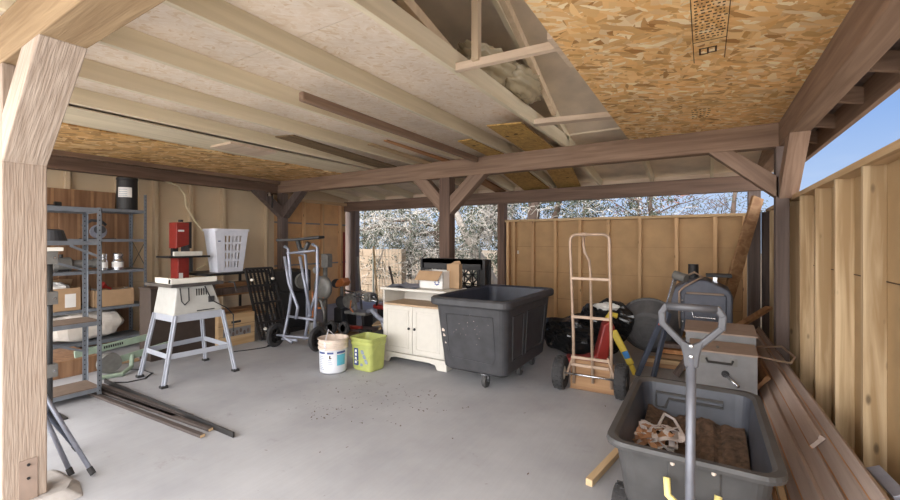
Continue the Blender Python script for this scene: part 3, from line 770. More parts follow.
tag(MB().ell((-6.58, 1.76, 0.84), 0.13, 0.12, 0.07, 12, 8, lambda d: 1 + 0.15 * math.sin(9 * d.x + 4) * math.cos(7 * d.y)).out('crumpled_paper', 'paper_white'), 'crumpled white paper in the labelled cardboard box', 'paper')
# big bag on lowest shelf
def crumple(d): return 1 + 0.05 * math.sin(11 * d.x + 5 * d.z) + 0.05 * math.sin(13 * d.y - 3 + 4 * d.z) + 0.03 * math.cos(23 * d.z + 9 * d.x)
def boxy(d):
    return 0.88 / max(abs(d.x), abs(d.y), abs(d.z)) ** 0.65 * crumple(d)
def sackf(d):
    return 0.90 / max(abs(d.x), abs(d.y), abs(d.z)) ** 0.45 * (1 + 0.05 * math.sin(4 * d.x + 5 * d.y) + 0.035 * math.sin(9 * d.y + 4 * d.z) + 0.02 * math.sin(17 * d.y + 8 * d.x) - 0.10 * max(0, d.y) * max(0, d.z))
tag(MB().ell((-6.63, 2.03, 0.355), 0.20, 0.47, 0.205, 30, 18, sackf).out('plastic_sack', 'plastic_bag', smooth=False), 'large crumpled pale plastic sack on the bottom shelf of the shelving', 'sack')
# on rack A
tag(MB().lathe([(0.11, 0), (0.085, 0.09), (0.06, 0.10), (0.05, 0.10), (0.095, 0.004)], (-4.82, 1.26, 1.402), 24).out('plastic_tub', 'black_plastic'), 'upturned black plastic tub on the nearer shelving unit', 'tub')
t = thing('spring_clamp', 'small black clamp lying on top of the shelving near the post', 'clamp', (-6.60, 1.72, 1.812))
MB().bx(-0.02, 0.02, -0.13, 0.05, 0, 0.02).out('arm', 'black', t); MB().cyl((0, 0.04, 0.03), (0, 0.10, 0.03), 0.03, n=14).out('knob', 'black', t)
# clamp pole
t = thing('clamp_pole', 'dark steel pole with square clamp brackets in front of the nearer shelving', 'pole', (-4.36, 1.13, 0))
MB().cyl((0, 0, 0), (0, 0, 1.30), 0.024, n=18).out('pole', 'pole_dark', t, smooth=True)
MB().bx(-0.09, 0.09, -0.09, 0.09, 0, 0.012).out('foot', 'pole_dark', t)
for z in (1.27, 0.955, 0.39):
    b = MB().bx(-0.045, 0.045, -0.045, 0.045, z - 0.05, z + 0.05).bx(-0.035, 0.035, -0.22, -0.045, z - 0.045, z + 0.045).out('bracket', 'grey_metal', t, 0.004)
    MB().cyl((0.045, 0.02, z), (0.055, 0.02, z), 0.008, n=8).out('bolt', 'chrome', b)
tag(BX(-4.43, -4.29, 0.86, 1.20, 1.321, 1.35).out('white_board', 'white_paint', bev=0.004), 'short white board resting on the clamp pole bracket', 'board')
t = thing('folding_legs', 'grey-blue tubular folding legs leaning behind the pale post at the lower left', 'folding legs', (-3.3, 0.95, 0))
def L(*p): return Vector(p) - Vector((-3.3, 0.95, 0))
for (a, b) in (((-3.112, 1.0, 0.02), (-3.70, 0.75, 0.86)), ((-3.208, 0.93, 0.02), (-3.62, 0.72, 0.93)), ((-3.56, 1.06, 0.02), (-3.43, 0.80, 0.50))):
    lg = MB().cyl(L(*a), L(*b), 0.0125, n=12).out('leg', 'blue_steel' if a[0] < -3.5 else 'silver', t, smooth=True)
    d = (L(*b) - L(*a)).normalized(); MB().cyl(L(*a) - d * 0.01, L(*a) + d * 0.035, 0.0155, n=12).out('rubber_foot', 'rubber', lg)
MB().beam(L(-3.39, 0.865, 0.38), L(-3.45, 0.84, 0.40), 0.03, 0.05).out('hinge_bracket', 'silver', t)

# ================================================================== TABLE SAW
t = thing('table_saw', 'cream bench table saw with a grey table on a pale splayed steel stand', 'table saw', (-4.67, 2.30, 0))
F = [(-4.39, 1.95), (-4.95, 1.98), (-4.99, 2.66), (-4.31, 2.61)]
T_ = [(-4.45, 2.08), (-4.86, 2.08), (-4.88, 2.55), (-4.42, 2.53)]
Lc = lambda x, y, z: (x + 4.67, y - 2.30, z)
for (fx, fy), (tx, ty) in zip(F, T_):
    lg = MB().beam(Lc(fx, fy, 0.01), Lc(tx, ty, 0.66), 0.045, 0.012, (1, 0, 0)); lg.beam(Lc(fx, fy, 0.01), Lc(tx, ty, 0.66), 0.012, 0.045, (1, 0, 0))
    o = lg.out('leg', 'saw_frame', t, 0.002)
    MB().bx(fx + 4.67 - .03, fx + 4.67 + .03, fy - 2.30 - .03, fy - 2.30 + .03, 0, 0.025).out('rubber_foot', 'rubber', o, 0.004)
lp = lambda f, tt, k: (f[0] + (tt[0] - f[0]) * k, f[1] + (tt[1] - f[1]) * k)
for i in range(4):
    j = (i + 1) % 4
    a, b = T_[i], T_[j]; MB().beam(Lc(a[0], a[1], 0.63), Lc(b[0], b[1], 0.63), 0.008, 0.075).out('top_rail', 'saw_frame', t, 0.002)
    k = 0.42; a, b = lp(F[i], T_[i], k), lp(F[j], T_[j], k); MB().beam(Lc(a[0], a[1], 0.66 * k), Lc(b[0], b[1], 0.66 * k), 0.008, 0.05).out('lower_rail', 'saw_frame', t, 0.002)
m = MB(); m.hexa([Lc(-4.86, 2.06, .66), Lc(-4.44, 2.06, .66), Lc(-4.44, 2.55, .66), Lc(-4.86, 2.55, .66)], [Lc(-4.84, 2.10, .94), Lc(-4.46, 2.10, .94), Lc(-4.46, 2.45, .94), Lc(-4.84, 2.45, .94)])
bd = m.out('housing', 'saw_body', t, 0.012)
m = MB()
for k in range(5): m.bx(0.213, 0.222, -0.02 + k * 0.024, -0.012 + k * 0.024, 0.84, 0.91)
m.out('vent_slots', 'black', bd)
MB().bx(0.215, 0.232, 0.10, 0.16, 0.76, 0.82).out('switch', 'black_plastic', bd)
MB().bx(0.225, 0.231, -0.02, 0.16, 0.68, 0.69).out('slot', 'black', bd)
MB().tube([Lc(-4.44, 2.12, 0.93), Lc(-4.43, 2.13, 0.80), Lc(-4.43, 2.16, 0.76), Lc(-4.43, 2.2, 0.8), Lc(-4.44, 2.2, 0.93)], 0.006, 6).out('cable_loop', 'black', bd)
MB().tube([Lc(-4.44, 2.36, 0.93), Lc(-4.42, 2.42, 0.78), Lc(-4.38, 2.56, 0.68), Lc(-4.36, 2.62, 0.60), Lc(-4.36, 2.62, 0.42)], 0.006, 6).out('power_cord', 'black', t)
BX(-0.30, 0.25, -0.27, 0.25, 0.94, 0.972).out('table', 'saw_table', t, 0.004)
MB().bx(-0.10, 0.22, -0.26, -0.215, 0.975, 1.03).bx(0.17, 0.225, -0.26, 0.19, 0.972, 1.025).out('rip_fence', 'white_paint', t, 0.003)
MB().tube([Lc(-4.42, 2.6, 0.955), Lc(-4.38, 2.64, 0.95), Lc(-4.37, 2.66, 0.85)], 0.008, 6).out('side_rod', 'black_metal', t)
# cables on the floor
tag(MB().tube([(-5.25, 1.78, 0.006), (-5.0, 1.74, 0.006), (-4.86, 1.84, 0.006), (-4.84, 1.98, 0.006), (-4.98, 2.1, 0.006), (-5.2, 2.1, 0.006), (-5.35, 2.0, 0.006)], 0.006, 6).out('power_cable', 'black'), 'black cable curling on the floor left of the table saw', 'cable')
tag(MB().tube([(-5.08, 3.0, 0.006), (-4.98, 3.2, 0.006), (-4.92, 3.36, 0.006), (-4.93, 3.44, 0.006)], 0.006, 6).cyl((-4.93, 3.43, 0.012), (-4.93, 3.5, 0.012), 0.012).out('power_cable', 'black'), 'black plug and cable on the floor beside the crate', 'cable')

# mint folded stand on the floor
t = thing('folded_tool_stand', 'mint green folded steel tool stand on the floor under the shelving', 'tool stand', (-5.35, 1.95, 0))
Lm = lambda x, y, z: (x + 5.35, y - 1.95, z)
b1 = MB().beam(Lm(-5.50, 1.62, 0.235), Lm(-5.50, 2.42, 0.30), 0.03, 0.07).out('upper_bar', 'mint_metal', t, 0.004)
m = MB()
for k in range(9): m.bx(*(0 - 0.135, 0 - 0.1335), -0.09 + k * 0.02, -0.077 + k * 0.02, 0.245 + k * 0.0017, 0.272 + k * 0.0017)
m.out('lettering', 'black', b1)
MB().beam(Lm(-5.34, 1.92, 0.13), Lm(-5.34, 2.46, 0.20), 0.03, 0.07).out('lower_bar', 'mint_metal', t, 0.004)
MB().tube([Lm(-5.33, 2.06, 0.15), Lm(-5.25, 2.02, 0.05), Lm(-5.15, 1.90, 0.02), Lm(-5.20, 1.74, 0.02)], 0.022, 8).out('foot', 'mint_metal', t)
MB().lathe([(0, -0.03), (0.10, -0.03), (0.11, 0), (0.10, 0.05), (0, 0.05)], Lm(-5.36, 1.86, 0.115), 22, 'X').out('pivot_disc', 'grey_metal', t)
tag(MB().beam((-5.76, 1.90, 0.012), (-5.66, 2.25, 0.012), 0.12, 0.014).out('plank', 'cardboard'), 'thin tan plank lying behind the mint green stand', 'plank')
tag(BX(-6.30, -5.58, 1.00, 1.85, 0, 0.17).out('low_box', 'panel_brown', bev=0.004), 'low brown box on the floor under and in front of the taller shelving', 'box')
# dark flat bars on the floor
bars = [((-4.87, 1.60), (-3.56, 1.665), 'narrow dark bar on the floor, shortest of the fan, nearest its top'), ((-4.95, 1.66), (-3.46, 1.735), 'dark bar second longest towards the table saw'),
        ((-4.80, 1.52), (-3.05, 1.605), 'dark flat bar lowest in the fan with a pale cut end'), ((-4.90, 1.58), (-3.10, 1.69), 'dark flat bar next to the longest one'), ((-5.05, 1.72), (-2.86, 1.72), 'longest black strip of the fan, reaching furthest across the floor')]
for i, (a, b, lb) in enumerate(bars):
    z = 0.013 if i != 4 else 0.02
    o = MB().beam((*a, z), (*b, z), 0.036 if i != 4 else 0.012, 0.022 if i != 4 else 0.04).out('flat_bar', 'dark_bar' if i != 4 else 'black_metal', bev=0.002)
    tag(o, lb, 'bar')
    if i != 4:
        d = (Vector((*b, z)) - Vector((*a, z))).normalized()
        e_ = MB().beam(Vector((*b, z)), Vector((*b, z)) + d * 0.002, 0.032, 0.018).out('cut_end', 'fir_y', o, label='pale cut end'); e_.location = -o.location

# ================================================================== CHEST, BENCH, BAND SAW, BASKET
t = thing('brown_chest', 'dark brown wooden chest behind the table saw', 'chest', (-5.60, 2.66, 0))
BX(-0.14, 0.14, -0.37, 0.38, 0.0, 0.83).out('body', 'chest_brown', t, 0.006); BX(-0.15, 0.15, -0.38, 0.39, 0.83, 0.855).out('lid', 'chest_brown', t, 0.004)
t = thing('work_bench', 'black steel framed bench with plank shelves along the siding wall', 'bench', (-6.12, 3.55, 0))
for sx in (-1, 1):
    for sy in (-1, 1): BX(sx * 0.35 - 0.015, sx * 0.35 + 0.015, sy * 0.45 - 0.015, sy * 0.45 + 0.015, 0, 0.92).out('leg', 'black_metal', t)
BX(-0.37, 0.37, -0.47, 0.47, 0.92, 0.95).out('top', 'black_metal', t, 0.003)
for z in (0.30, 0.62): BX(-0.34, 0.34, -0.44, 0.44, z, z + 0.02).out('shelf', 'raw_brown_y', t)
def plank(args, mt, lb, cat='board'): return tag(BX(*args).out('board', mt, bev=0.003), lb, cat)
plank((-5.98, -5.80, 3.14, 3.96, 0.64, 0.72), 'dark_post', 'thick dark board on the upper bench shelf')
plank((-6.2, -6.02, 3.16, 3.9, 0.64, 0.78), 'raw_brown_y', 'brown board standing on the upper bench shelf under the basket')
plank((-6.1, -5.82, 3.14, 3.92, 0.32, 0.40), 'raw_brown_y', 'brown board on the lower bench shelf')
t = thing('band_saw', 'red upright band saw with a black table on its own stand against the siding wall', 'band saw', (-6.10, 2.90, 0))
Zb = 0.86
for sx in (-1, 1):
    for sy in (-1, 1): BX(sx * 0.12 - 0.012, sx * 0.12 + 0.012, sy * 0.12 - 0.012, sy * 0.12 + 0.012, 0, Zb - 0.02).out('leg', 'black_metal', t)
BX(-0.15, 0.15, -0.15, 0.15, Zb - 0.02, Zb).out('stand_top', 'black_metal', t)
BX(-0.10, 0.10, -0.06, 0.08, Zb, Zb + 0.31).out('lower_housing', 'red_paint', t, 0.006)
BX(-0.10, -0.02, -0.06, 0.0, Zb + 0.31, Zb + 0.47).out('spine', 'black_metal', t)
m = MB().prism([(-0.08, Zb + 0.44), (0.08, Zb + 0.49), (0.08, Zb + 0.79), (-0.08, Zb + 0.79)], -0.10, 0.10, 'YZ').out('upper_housing', 'red_paint', t, 0.006)
BX(-0.09, 0.09, 0.08, 0.12, Zb + 0.44, Zb + 0.80).out('back_cover', 'black_metal', t, 0.004)
BX(0.10, 0.103, -0.06, 0.015, Zb + 0.665, Zb + 0.69).out('name_plate', 'paper_white', m, label='small white lettering strip')
BX(0.10, 0.103, -0.05, 0.0, Zb + 0.03, Zb + 0.11).out('lower_badge', 'paper_white', t)
MB().cyl((0.0, 0.02, Zb + 0.80), (0, 0.02, Zb + 0.83), 0.03, n=12).out('tension_knob', 'black', t)
MB().cyl((0.02, 0.13, Zb + 0.12), (0.02, 0.13, Zb + 0.31), 0.035).out('trunnion', 'pole_dark', t)
BX(-0.02, 0.08, 0.03, 0.10, Zb + 0.36, Zb + 0.52).out('blade_guide', 'black_plastic', t, 0.004)
BX(-0.14, 0.22, -0.22, 0.30, Zb + 0.315, Zb + 0.34).out('table', 'black_metal', t, 0.003)
BX(0.13, 0.17, -0.14, 0.22, Zb + 0.34, Zb + 0.40).out('fence', 'white_paint', t, 0.003)
# basket
t = thing('laundry_basket', 'tall white slotted plastic laundry basket on the bench', 'basket', (-6.00, 3.50, 0.95))
def ring(hx, hy, z, r): return rrect(-hx, hx, -hy, hy, z, r, 6)
H_ = 0.62; b0, b1, a0, a1 = 0.185, 0.25, 0.105, 0.15   # hy bottom/top, hx bottom/top
NR, n_c = 20, 34
m = MB()
# slotted side: build wall as grid cells, leaving slot openings on the +x face
def wall(mb, face):
    for iz in range(NR):
        z0, z1 = H_ * iz / NR, H_ * (iz + 1) / NR
        for iy in range(n_c):
            u0, u1 = -1 + 2 * iy / n_c, -1 + 2 * (iy + 1) / n_c
            hole = face == 0 and 9 <= iy <= 27 and ((iy - 9) % 4 < 2) and 2 <= iz <= 17 and ((iz - 2) % 4 != 3)
            hole = hole or (face in (1, 2) and 5 <= iy <= 27 and ((iy - 5) % 4 < 2) and 2 <= iz <= 17 and ((iz - 2) % 4 != 3))
            if hole: continue
            def P(u, z, off):
                k = z / H_; hy = b0 + (b1 - b0) * k; hx = a0 + (a1 - a0) * k
                if face == 0: return (hx - off, u * hy, z)
                if face == 1: return (-hx + off, u * hy, z)
                if face == 2: return (u * hx, hy - off, z)
                return (u * hx, -hy + off, z)
            q = [P(u0, z0, 0), P(u1, z0, 0), P(u1, z1, 0), P(u0, z1, 0)]; q2 = [P(u0, z0, .004), P(u1, z0, .004), P(u1, z1, .004), P(u0, z1, .004)]
            mb.add(q + q2, [(0, 1, 2, 3), (7, 6, 5, 4), (0, 4, 5, 1), (1, 5, 6, 2), (2, 6, 7, 3), (3, 7, 4, 0)])
for f_ in range(4): wall(m, f_)
m.bx(-a0, a0, -b0, b0, 0, 0.006)
m.out('body', 'white_plastic', t)
m = MB(); o1 = ring(a1 + 0.022, b1 + 0.022, H_ - 0.03, 0.05); o2 = ring(a1 + 0.022, b1 + 0.022, H_ + 0.005, 0.05); i2 = ring(a1 - 0.006, b1 - 0.006, H_ + 0.005, 0.04); i1 = ring(a1 - 0.006, b1 - 0.006, H_ - 0.03, 0.04)
m.loft([o1, o2, i2, i1, o1], False, False).out('rim', 'white_plastic', t, smooth=False)
BX(a1 - 0.022, a1 - 0.012, -0.20, -0.165, 0.44, 0.475).out('sticker', 'label_blue', t)
# hanging cord
tag(MB().tube([(-6.96, 2.80, 2.36), (-6.96, 3.05, 2.33), (-6.95, 3.30, 2.25), (-6.93, 3.38, 2.12), (-6.92, 3.39, 1.95), (-6.88, 3.50, 1.72), (-6.85, 3.66, 1.50), (-6.8, 3.72, 1.25), (-6.75, 3.60, 1.02), (-6.6, 3.4, 0.97)], 0.015, 6).out('hanging_cord', 'cream_cord', smooth=True), 'cream cord looping down the siding wall to the bench', 'cord')
tag(MB().tube([(-6.97, 2.78, 2.36), (-6.97, 2.76, 2.2), (-6.97, 2.78, 2.04)], 0.006, 6).out('hanging_cord', 'cream_cord'), 'thin straight string hanging from the left wall beam above the shelving', 'cord')
t = thing('clamp_lamp', 'small clamp work light with a black bracket under the left wall beam by the post', 'lamp', (-6.66, 4.72, 2.0))
MB().tube([(0, 0, 0), (0.02, 0.0, 0.12), (0, 0, 0.24)], 0.016, 8).out('bracket', 'black', t)
MB().lathe([(0.012, 0), (0.03, -0.03), (0.045, -0.07), (0.043, -0.07), (0.01, -0.005)], (0.0, -0.05, 0.27), 16).out('shade', 'chrome', t)

# crate with a picture
t = thing('wooden_crate', 'plywood crate with a hand slot and a picture, tilted in front of the bench', 'crate', (-5.38, 3.03, 0), R(88))
m = MB().bx(0, 0.50, -0.0, 0.12, 0, 0.42)
m.xf(Matrix.Rotation(R(0), 4, 'X')); bd = m.out('body', 'fir_x', t, 0.004)
m = MB()
for z in (0.135, 0.275): m.bx(0.0, 0.50, -0.0015, 0.0, z, z + 0.004)
m.out('board_joint', 'ink', bd)
BX(0.17, 0.30, -0.003, 0, 0.30, 0.33).out('hand_slot', 'black', bd)
m = BX(0.06, 0.44, -0.004, 0, 0.13, 0.24).out('picture', 'box_grey', bd)
m2 = MB()
for k in range(7): x = 0.09 + k * 0.052; m2.ell((x, -0.004, 0.175 + 0.02 * math.sin(k * 2.1)), 0.018, 0.002, 0.03, 8, 6)
m2.out('picture_detail', 'dark_post', m)
# mesh ramp
t = thing('mesh_panel', 'dark expanded-metal trailer panel leaning against the bench', 'metal panel', (-5.22, 3.70, 0))
def Q(u, w):  # u 0..1 across, w 0..1 up
    a = Vector((-5.27, 3.56, 0.03)); b = Vector((-5.20, 3.97, 0.03)); c = Vector((-5.60, 3.54, 1.0)); d = Vector((-5.54, 3.92, 1.0))
    return (a.lerp(b, u)).lerp(c.lerp(d, u), w) - Vector((-5.22, 3.70, 0))
m = MB()
for u in (0, 1): m.beam(Q(u, 0), Q(u, 1), 0.03, 0.03)
for w in (0, 0.22, 0.5, 0.75, 1): m.beam(Q(0, w), Q(1, w), 0.03, 0.03)
m.out('frame', 'black_metal', t)
m = MB()
for k in range(1, 7): m.beam(Q(k / 7, 0), Q(k / 7, 1), 0.034, 0.008)
for k in range(1, 34):
    m.beam(Q(0, k / 34), Q(1, k / 34), 0.004, 0.004)
m.out('mesh', 'black_metal', t)
off = Vector((0.03, -0.01, 0.02))
for (u, w) in ((0.12, 0.82), (0.9, 0.82), (0.2, 0.12)):
    MB().ell(Q(u, w) + off, 0.028, 0.028, 0.022, 10, 7).out('bracket', 'white_paint', t, label='pale metal bracket')

# ================================================================== ROLLING STAND
t = thing('rolling_saw_stand', 'folded silver tubular saw stand with two wheels, standing upright beside the white bucket', 'saw stand', (-4.5, 3.62, 0), R(12))
for x in (-0.36, 0.30):
    w = MB().lathe([(0.105, -0.02), (0.15, -0.022), (0.158, 0), (0.15, 0.022), (0.105, 0.02), (0.105, -0.02)], (x, -0.06, 0.158), 32, 'X').out('wheel', 'rubber', t)
    m = MB().lathe([(0.0, -0.02), (0.035, -0.02), (0.035, 0.02), (0, 0.02)], (x, -0.06, 0.158), 16, 'X')
    for k in range(6):
        a = R(60 * k); m.beam((x, -0.06 + 0.03 * math.cos(a), 0.158 + 0.03 * math.sin(a)), (x, -0.06 + 0.11 * math.cos(a), 0.158 + 0.11 * math.sin(a)), 0.012, 0.02, (1, 0, 0))
    m.out('spokes', 'black_metal', w)
MB().cyl((-0.36, -0.06, 0.158), (0.30, -0.06, 0.158), 0.014).out('axle', 'silver', t)
for (pts, nm) in (([(-0.20, -0.08, 1.33), (-0.14, -0.08, 1.30), (-0.12, -0.08, 1.10), (-0.10, -0.06, 0.75), (-0.16, -0.05, 0.45), (-0.24, -0.05, 0.14), (-0.05, -0.12, 0.10)], 'leg'),
                  ([(0.22, -0.06, 1.36), (0.30, -0.06, 1.32), (0.30, -0.06, 1.0), (0.27, -0.05, 0.6), (0.24, -0.05, 0.16)], 'leg'),
                  ([(-0.18, -0.10, 1.20), (-0.12, -0.09, 0.85), (0.02, -0.09, 0.55), (0.0, -0.1, 0.40)], 'leg'),
                  ([(0.06, -0.10, 1.20), (0.14, -0.10, 0.85), (0.22, -0.09, 0.45)], 'leg'),
                  ([(-0.10, 0.02, 1.25), (0.05, 0.02, 1.22), (0.08, 0.02, 0.9), (0.08, 0.02, 0.3)], 'leg'),
                  ([(0.28, 0.0, 0.95), (0.22, 0.0, 0.7), (0.10, 0.0, 0.35), (0.06, 0, 0.12)], 'leg')):
    MB().tube(pts, 0.019, 10).out(nm, 'silver', t, smooth=True)
for (a, b) in (((-0.16, -0.08, 1.24), (0.28, -0.08, 1.28)), ((-0.14, -0.07, 0.42), (0.26, -0.07, 0.40)), ((-0.24, -0.08, 0.12), (0.0, -0.08, 0.12))):
    MB().cyl(a, b, 0.016, n=10).out('cross_bar', 'silver', t, smooth=True)
m = MB().beam((-0.28, -0.1, 1.41), (0.02, -0.05, 1.42), 0.12, 0.035).beam((0.0, -0.05, 1.42), (0.36, -0.05, 1.45), 0.12, 0.035)
m.out('support_arm', 'black', t, 0.008)
MB().tube([(-0.02, -0.04, 1.40), (0.02, -0.05, 1.30), (0.10, -0.05, 1.28), (0.16, -0.05, 1.38)], 0.03, 8).out('clamp_head', 'pole_dark', t)

# ================================================================== WORKSHOP CLUTTER IN THE BACK LEFT BAY
t = thing('engine_block', 'dark small engine on a stand behind the silver saw stand', 'engine', (-5.62, 4.32, 0))
BX(-0.22, 0.22, -0.2, 0.2, 0.0, 0.06).out('base', 'black_metal', t); BX(-0.25, 0.25, -0.2, 0.2, 0.60, 0.95).out('housing', 'black_metal', t, 0.03)
BX(-0.18, 0.18, -0.15, 0.15, 0.06, 0.6).out('stand', 'black', t, 0.01)
MB().cyl((0.25, 0, 0.78), (0.30, 0, 0.78), 0.12, n=20).out('pulley', 'grey_metal', t)
t = thing('drill_press', 'grey cast-iron machine with a round belt guard behind the silver saw stand', 'machine', (-5.10, 4.56, 0))
BX(-0.20, 0.20, -0.18, 0.18, 0, 0.08).out('base', 'grey_metal', t, 0.02)
MB().cyl((0, 0, 0.08), (0, 0, 1.05), 0.035).out('column', 'grey_metal', t, smooth=True)
MB().lathe([(0, -0.04), (0.14, -0.045), (0.18, -0.02), (0.185, 0.02), (0.14, 0.04), (0, 0.04)], (0.06, -0.10, 0.68), 30, 'Y').out('belt_guard', 'grey_metal', t, smooth=True)
m = MB()
for k in range(6): m.bx(0.02 + 0.02 * k, 0.032 + 0.02 * k, -0.1, 0.02, 0.99, 1.20)
m.bx(0.01, 0.15, -0.09, 0.01, 1.0, 1.18)
m.out('finned_motor', 'grey_metal', t, 0.003)
MB().lathe([(0.0, -0.03), (0.05, -0.03), (0.06, 0.0), (0.05, 0.03), (0, 0.03)], (-0.04, -0.14, 0.95), 20, 'Y').out('pulley', 'grey_metal', t)
MB().tube([(-0.06, -0.2, 0.62), (0.0, -0.24, 0.42), (0.06, -0.3, 0.24)], 0.014, 8).out('lever', 'orange_plastic', t)
MB().tube([(0.0, -0.12, 0.5), (0.10, -0.16, 0.46), (0.14, -0.14, 0.3), (0.1, -0.1, 0.12)], 0.028, 8).out('arm', 'grey_metal', t, smooth=True)
for z in (0.35, 0.52): MB().cyl((-0.12, -0.1, z), (0.12, -0.12, z + 0.02), 0.02).out('cross_pin', 'orange_plastic', t)
t = thing('leaf_blower', 'orange and black engine housing sticking up from the clutter', 'power tool', (-5.33, 5.15, 0))
MB().prism([(-0.09, 0.60), (0.08, 0.63), (0.12, 0.70), (0.06, 0.77), (-0.05, 0.73), (-0.10, 0.66)], -0.08, 0.08, 'XZ').out('orange_hood', 'orange_plastic', t, 0.015)
MB().ell((-0.15, 0, 0.66), 0.08, 0.09, 0.08, 14, 9).out('motor', 'black_plastic', t, smooth=True)
MB().cyl((-0.02, 0, 0.0), (-0.02, 0, 0.62), 0.03, n=12).out('shaft', 'grey_metal', t, smooth=True)
BX(-0.12, 0.10, -0.1, 0.1, 0.0, 0.26).out('base', 'black', t, 0.03)
MB().lathe([(0, -0.03), (0.10, -0.03), (0.11, 0), (0.10, 0.03), (0, 0.03)], (0.05, -0.08, 0.36), 24, 'Y').out('fan_housing', 'black_plastic', t)
t = thing('mitre_saw', 'grey sliding saw with twin rails at the centre of the clutter', 'power tool', (-4.80, 4.98, 0))
BX(-0.20, 0.26, -0.12, 0.12, 0.22, 0.27).out('base', 'grey_metal', t, 0.01)
for x in (-0.16, 0.2): BX(x - 0.025, x + 0.025, -0.1, 0.1, 0, 0.22).out('leg', 'black_metal', t)
for z in (0.50, 0.56): MB().cyl((-0.30, 0, z + 0.02), (0.44, -0.05, z - 0.04), 0.016, n=10).out('slide_rail', 'chrome', t, smooth=True)
MB().lathe([(0, -0.03), (0.11, -0.03), (0.125, 0), (0.11, 0.03), (0, 0.03)], (-0.16, -0.05, 0.42), 26, 'Y').out('blade_guard', 'grey_metal', t)
m = MB().bx(0.20, 0.34, -0.09, 0.05, 0.44, 0.58); m.cyl((0.27, -0.12, 0.5), (0.27, 0.1, 0.52), 0.05)
m.out('head', 'grey_metal', t, 0.02)
for k in range(5): MB().cyl((0.0 + 0.06 * k, -0.10, 0.57 - 0.012 * k), (0.02 + 0.06 * k, 0.08, 0.59 - 0.012 * k), 0.011).out('clamp_bar', 'chrome', t)
MB().tube([(0.30, -0.05, 0.52), (0.42, -0.08, 0.56), (0.48, -0.08, 0.48), (0.44, -0.06, 0.40)], 0.018, 8).out('handle', 'black', t, smooth=True)
MB().tube([(-0.1, 0, 0.54), (-0.05, 0, 0.27)], 0.03, 8).out('pivot', 'grey_metal', t)
MB().tube([(-0.02, -0.14, 0.45), (0.0, -0.18, 0.34), (0.05, -0.16, 0.27)], 0.010, 6).out('lever', 'orange_plastic', t)
tag(MB().beam((-5.15, 4.35, 0.03), (-3.55, 4.45, 0.03), 0.30, 0.04).out('board', 'weathered_y', bev=0.003), 'grey-brown board on the floor behind the buckets', 'board')
tag(MB().beam((-4.95, 4.62, 0.07), (-3.6, 4.75, 0.07), 0.26, 0.03).out('board', 'dark_post', bev=0.003), 'dark board lying behind the grey-brown one on the floor', 'board')
tag(MB().beam((-4.2, 4.7, 0.17), (-3.75, 4.95, 0.24), 0.34, 0.02).beam((-4.1, 4.7, 0.085), (-4.1, 4.8, 0.17), 0.05, 0.05).out('board', 'fir_y', bev=0.003), 'pale tan board propped flat beside the purple-grey handlebar', 'board')
for (x, y, lb) in ((-4.62, 4.25, 'left small black wheel among the clutter'), (-4.42, 4.3, 'right small black wheel among the clutter')):
    o = thing('small_wheel', lb, 'wheel', (x, y, 0.05))
    MB().lathe([(0.05, -0.03), (0.09, -0.03), (0.10, 0), (0.09, 0.03), (0.05, 0.03), (0.05, -0.03)], (0, 0, 0.10), 22, 'Y').out('tyre', 'rubber', o)
    MB().lathe([(0, -0.02), (0.05, -0.02), (0.05, 0.02), (0, 0.02)], (0, 0, 0.10), 18, 'Y').out('hub', 'label_blue', o)
t = thing('ride_on_frame', 'red and white plastic toy body on the boards', 'toy', (-4.35, 5.42, 0.0))
BX(-0.42, 0.30, -0.14, 0.14, 0.26, 0.34).out('chassis', 'red_plastic', t, 0.03); BX(-0.1, 0.32, -0.12, 0.12, 0.34, 0.42).out('seat', 'cream_plastic', t, 0.03)
for x in (-0.3, 0.2): BX(x - 0.04, x + 0.04, -0.1, 0.1, 0.0, 0.26).out('support', 'black', t)
t = thing('handlebar', 'purple-grey tubular handlebar on a black motor base behind the yellow pail', 'handlebar', (-3.78, 4.45, 0))
MB().lathe([(0.0, 0), (0.20, 0), (0.21, 0.05), (0.16, 0.13), (0.06, 0.17), (0, 0.17)], (0, 0, 0), 22).out('motor_base', 'black_plastic', t)
MB().tube([(-0.32, 0, 0.40), (-0.22, -0.02, 0.42), (-0.14, 0, 0.34), (-0.06, 0, 0.30), (0.04, 0, 0.32), (0.10, 0, 0.44), (0.06, 0, 0.56)], 0.032, 10).out('bar', 'silver', t, smooth=True)
MB().tube([(-0.06, 0, 0.30), (0, 0, 0.15)], 0.03, 10).out('stem', 'silver', t, smooth=True)
tag(MB().cyl((-4.45, 5.5, 0.62), (-3.95, 5.6, 0.36), 0.05).cyl((-4.0, 5.59, 0.38), (-4.0, 5.59, 0.0), 0.03).cyl((-4.44, 5.5, 0.6), (-4.44, 5.5, 0.0), 0.03).out('white_pipe', 'white_paint', smooth=True), 'white pipe slanting down behind the clutter beside the cabinet', 'pipe')

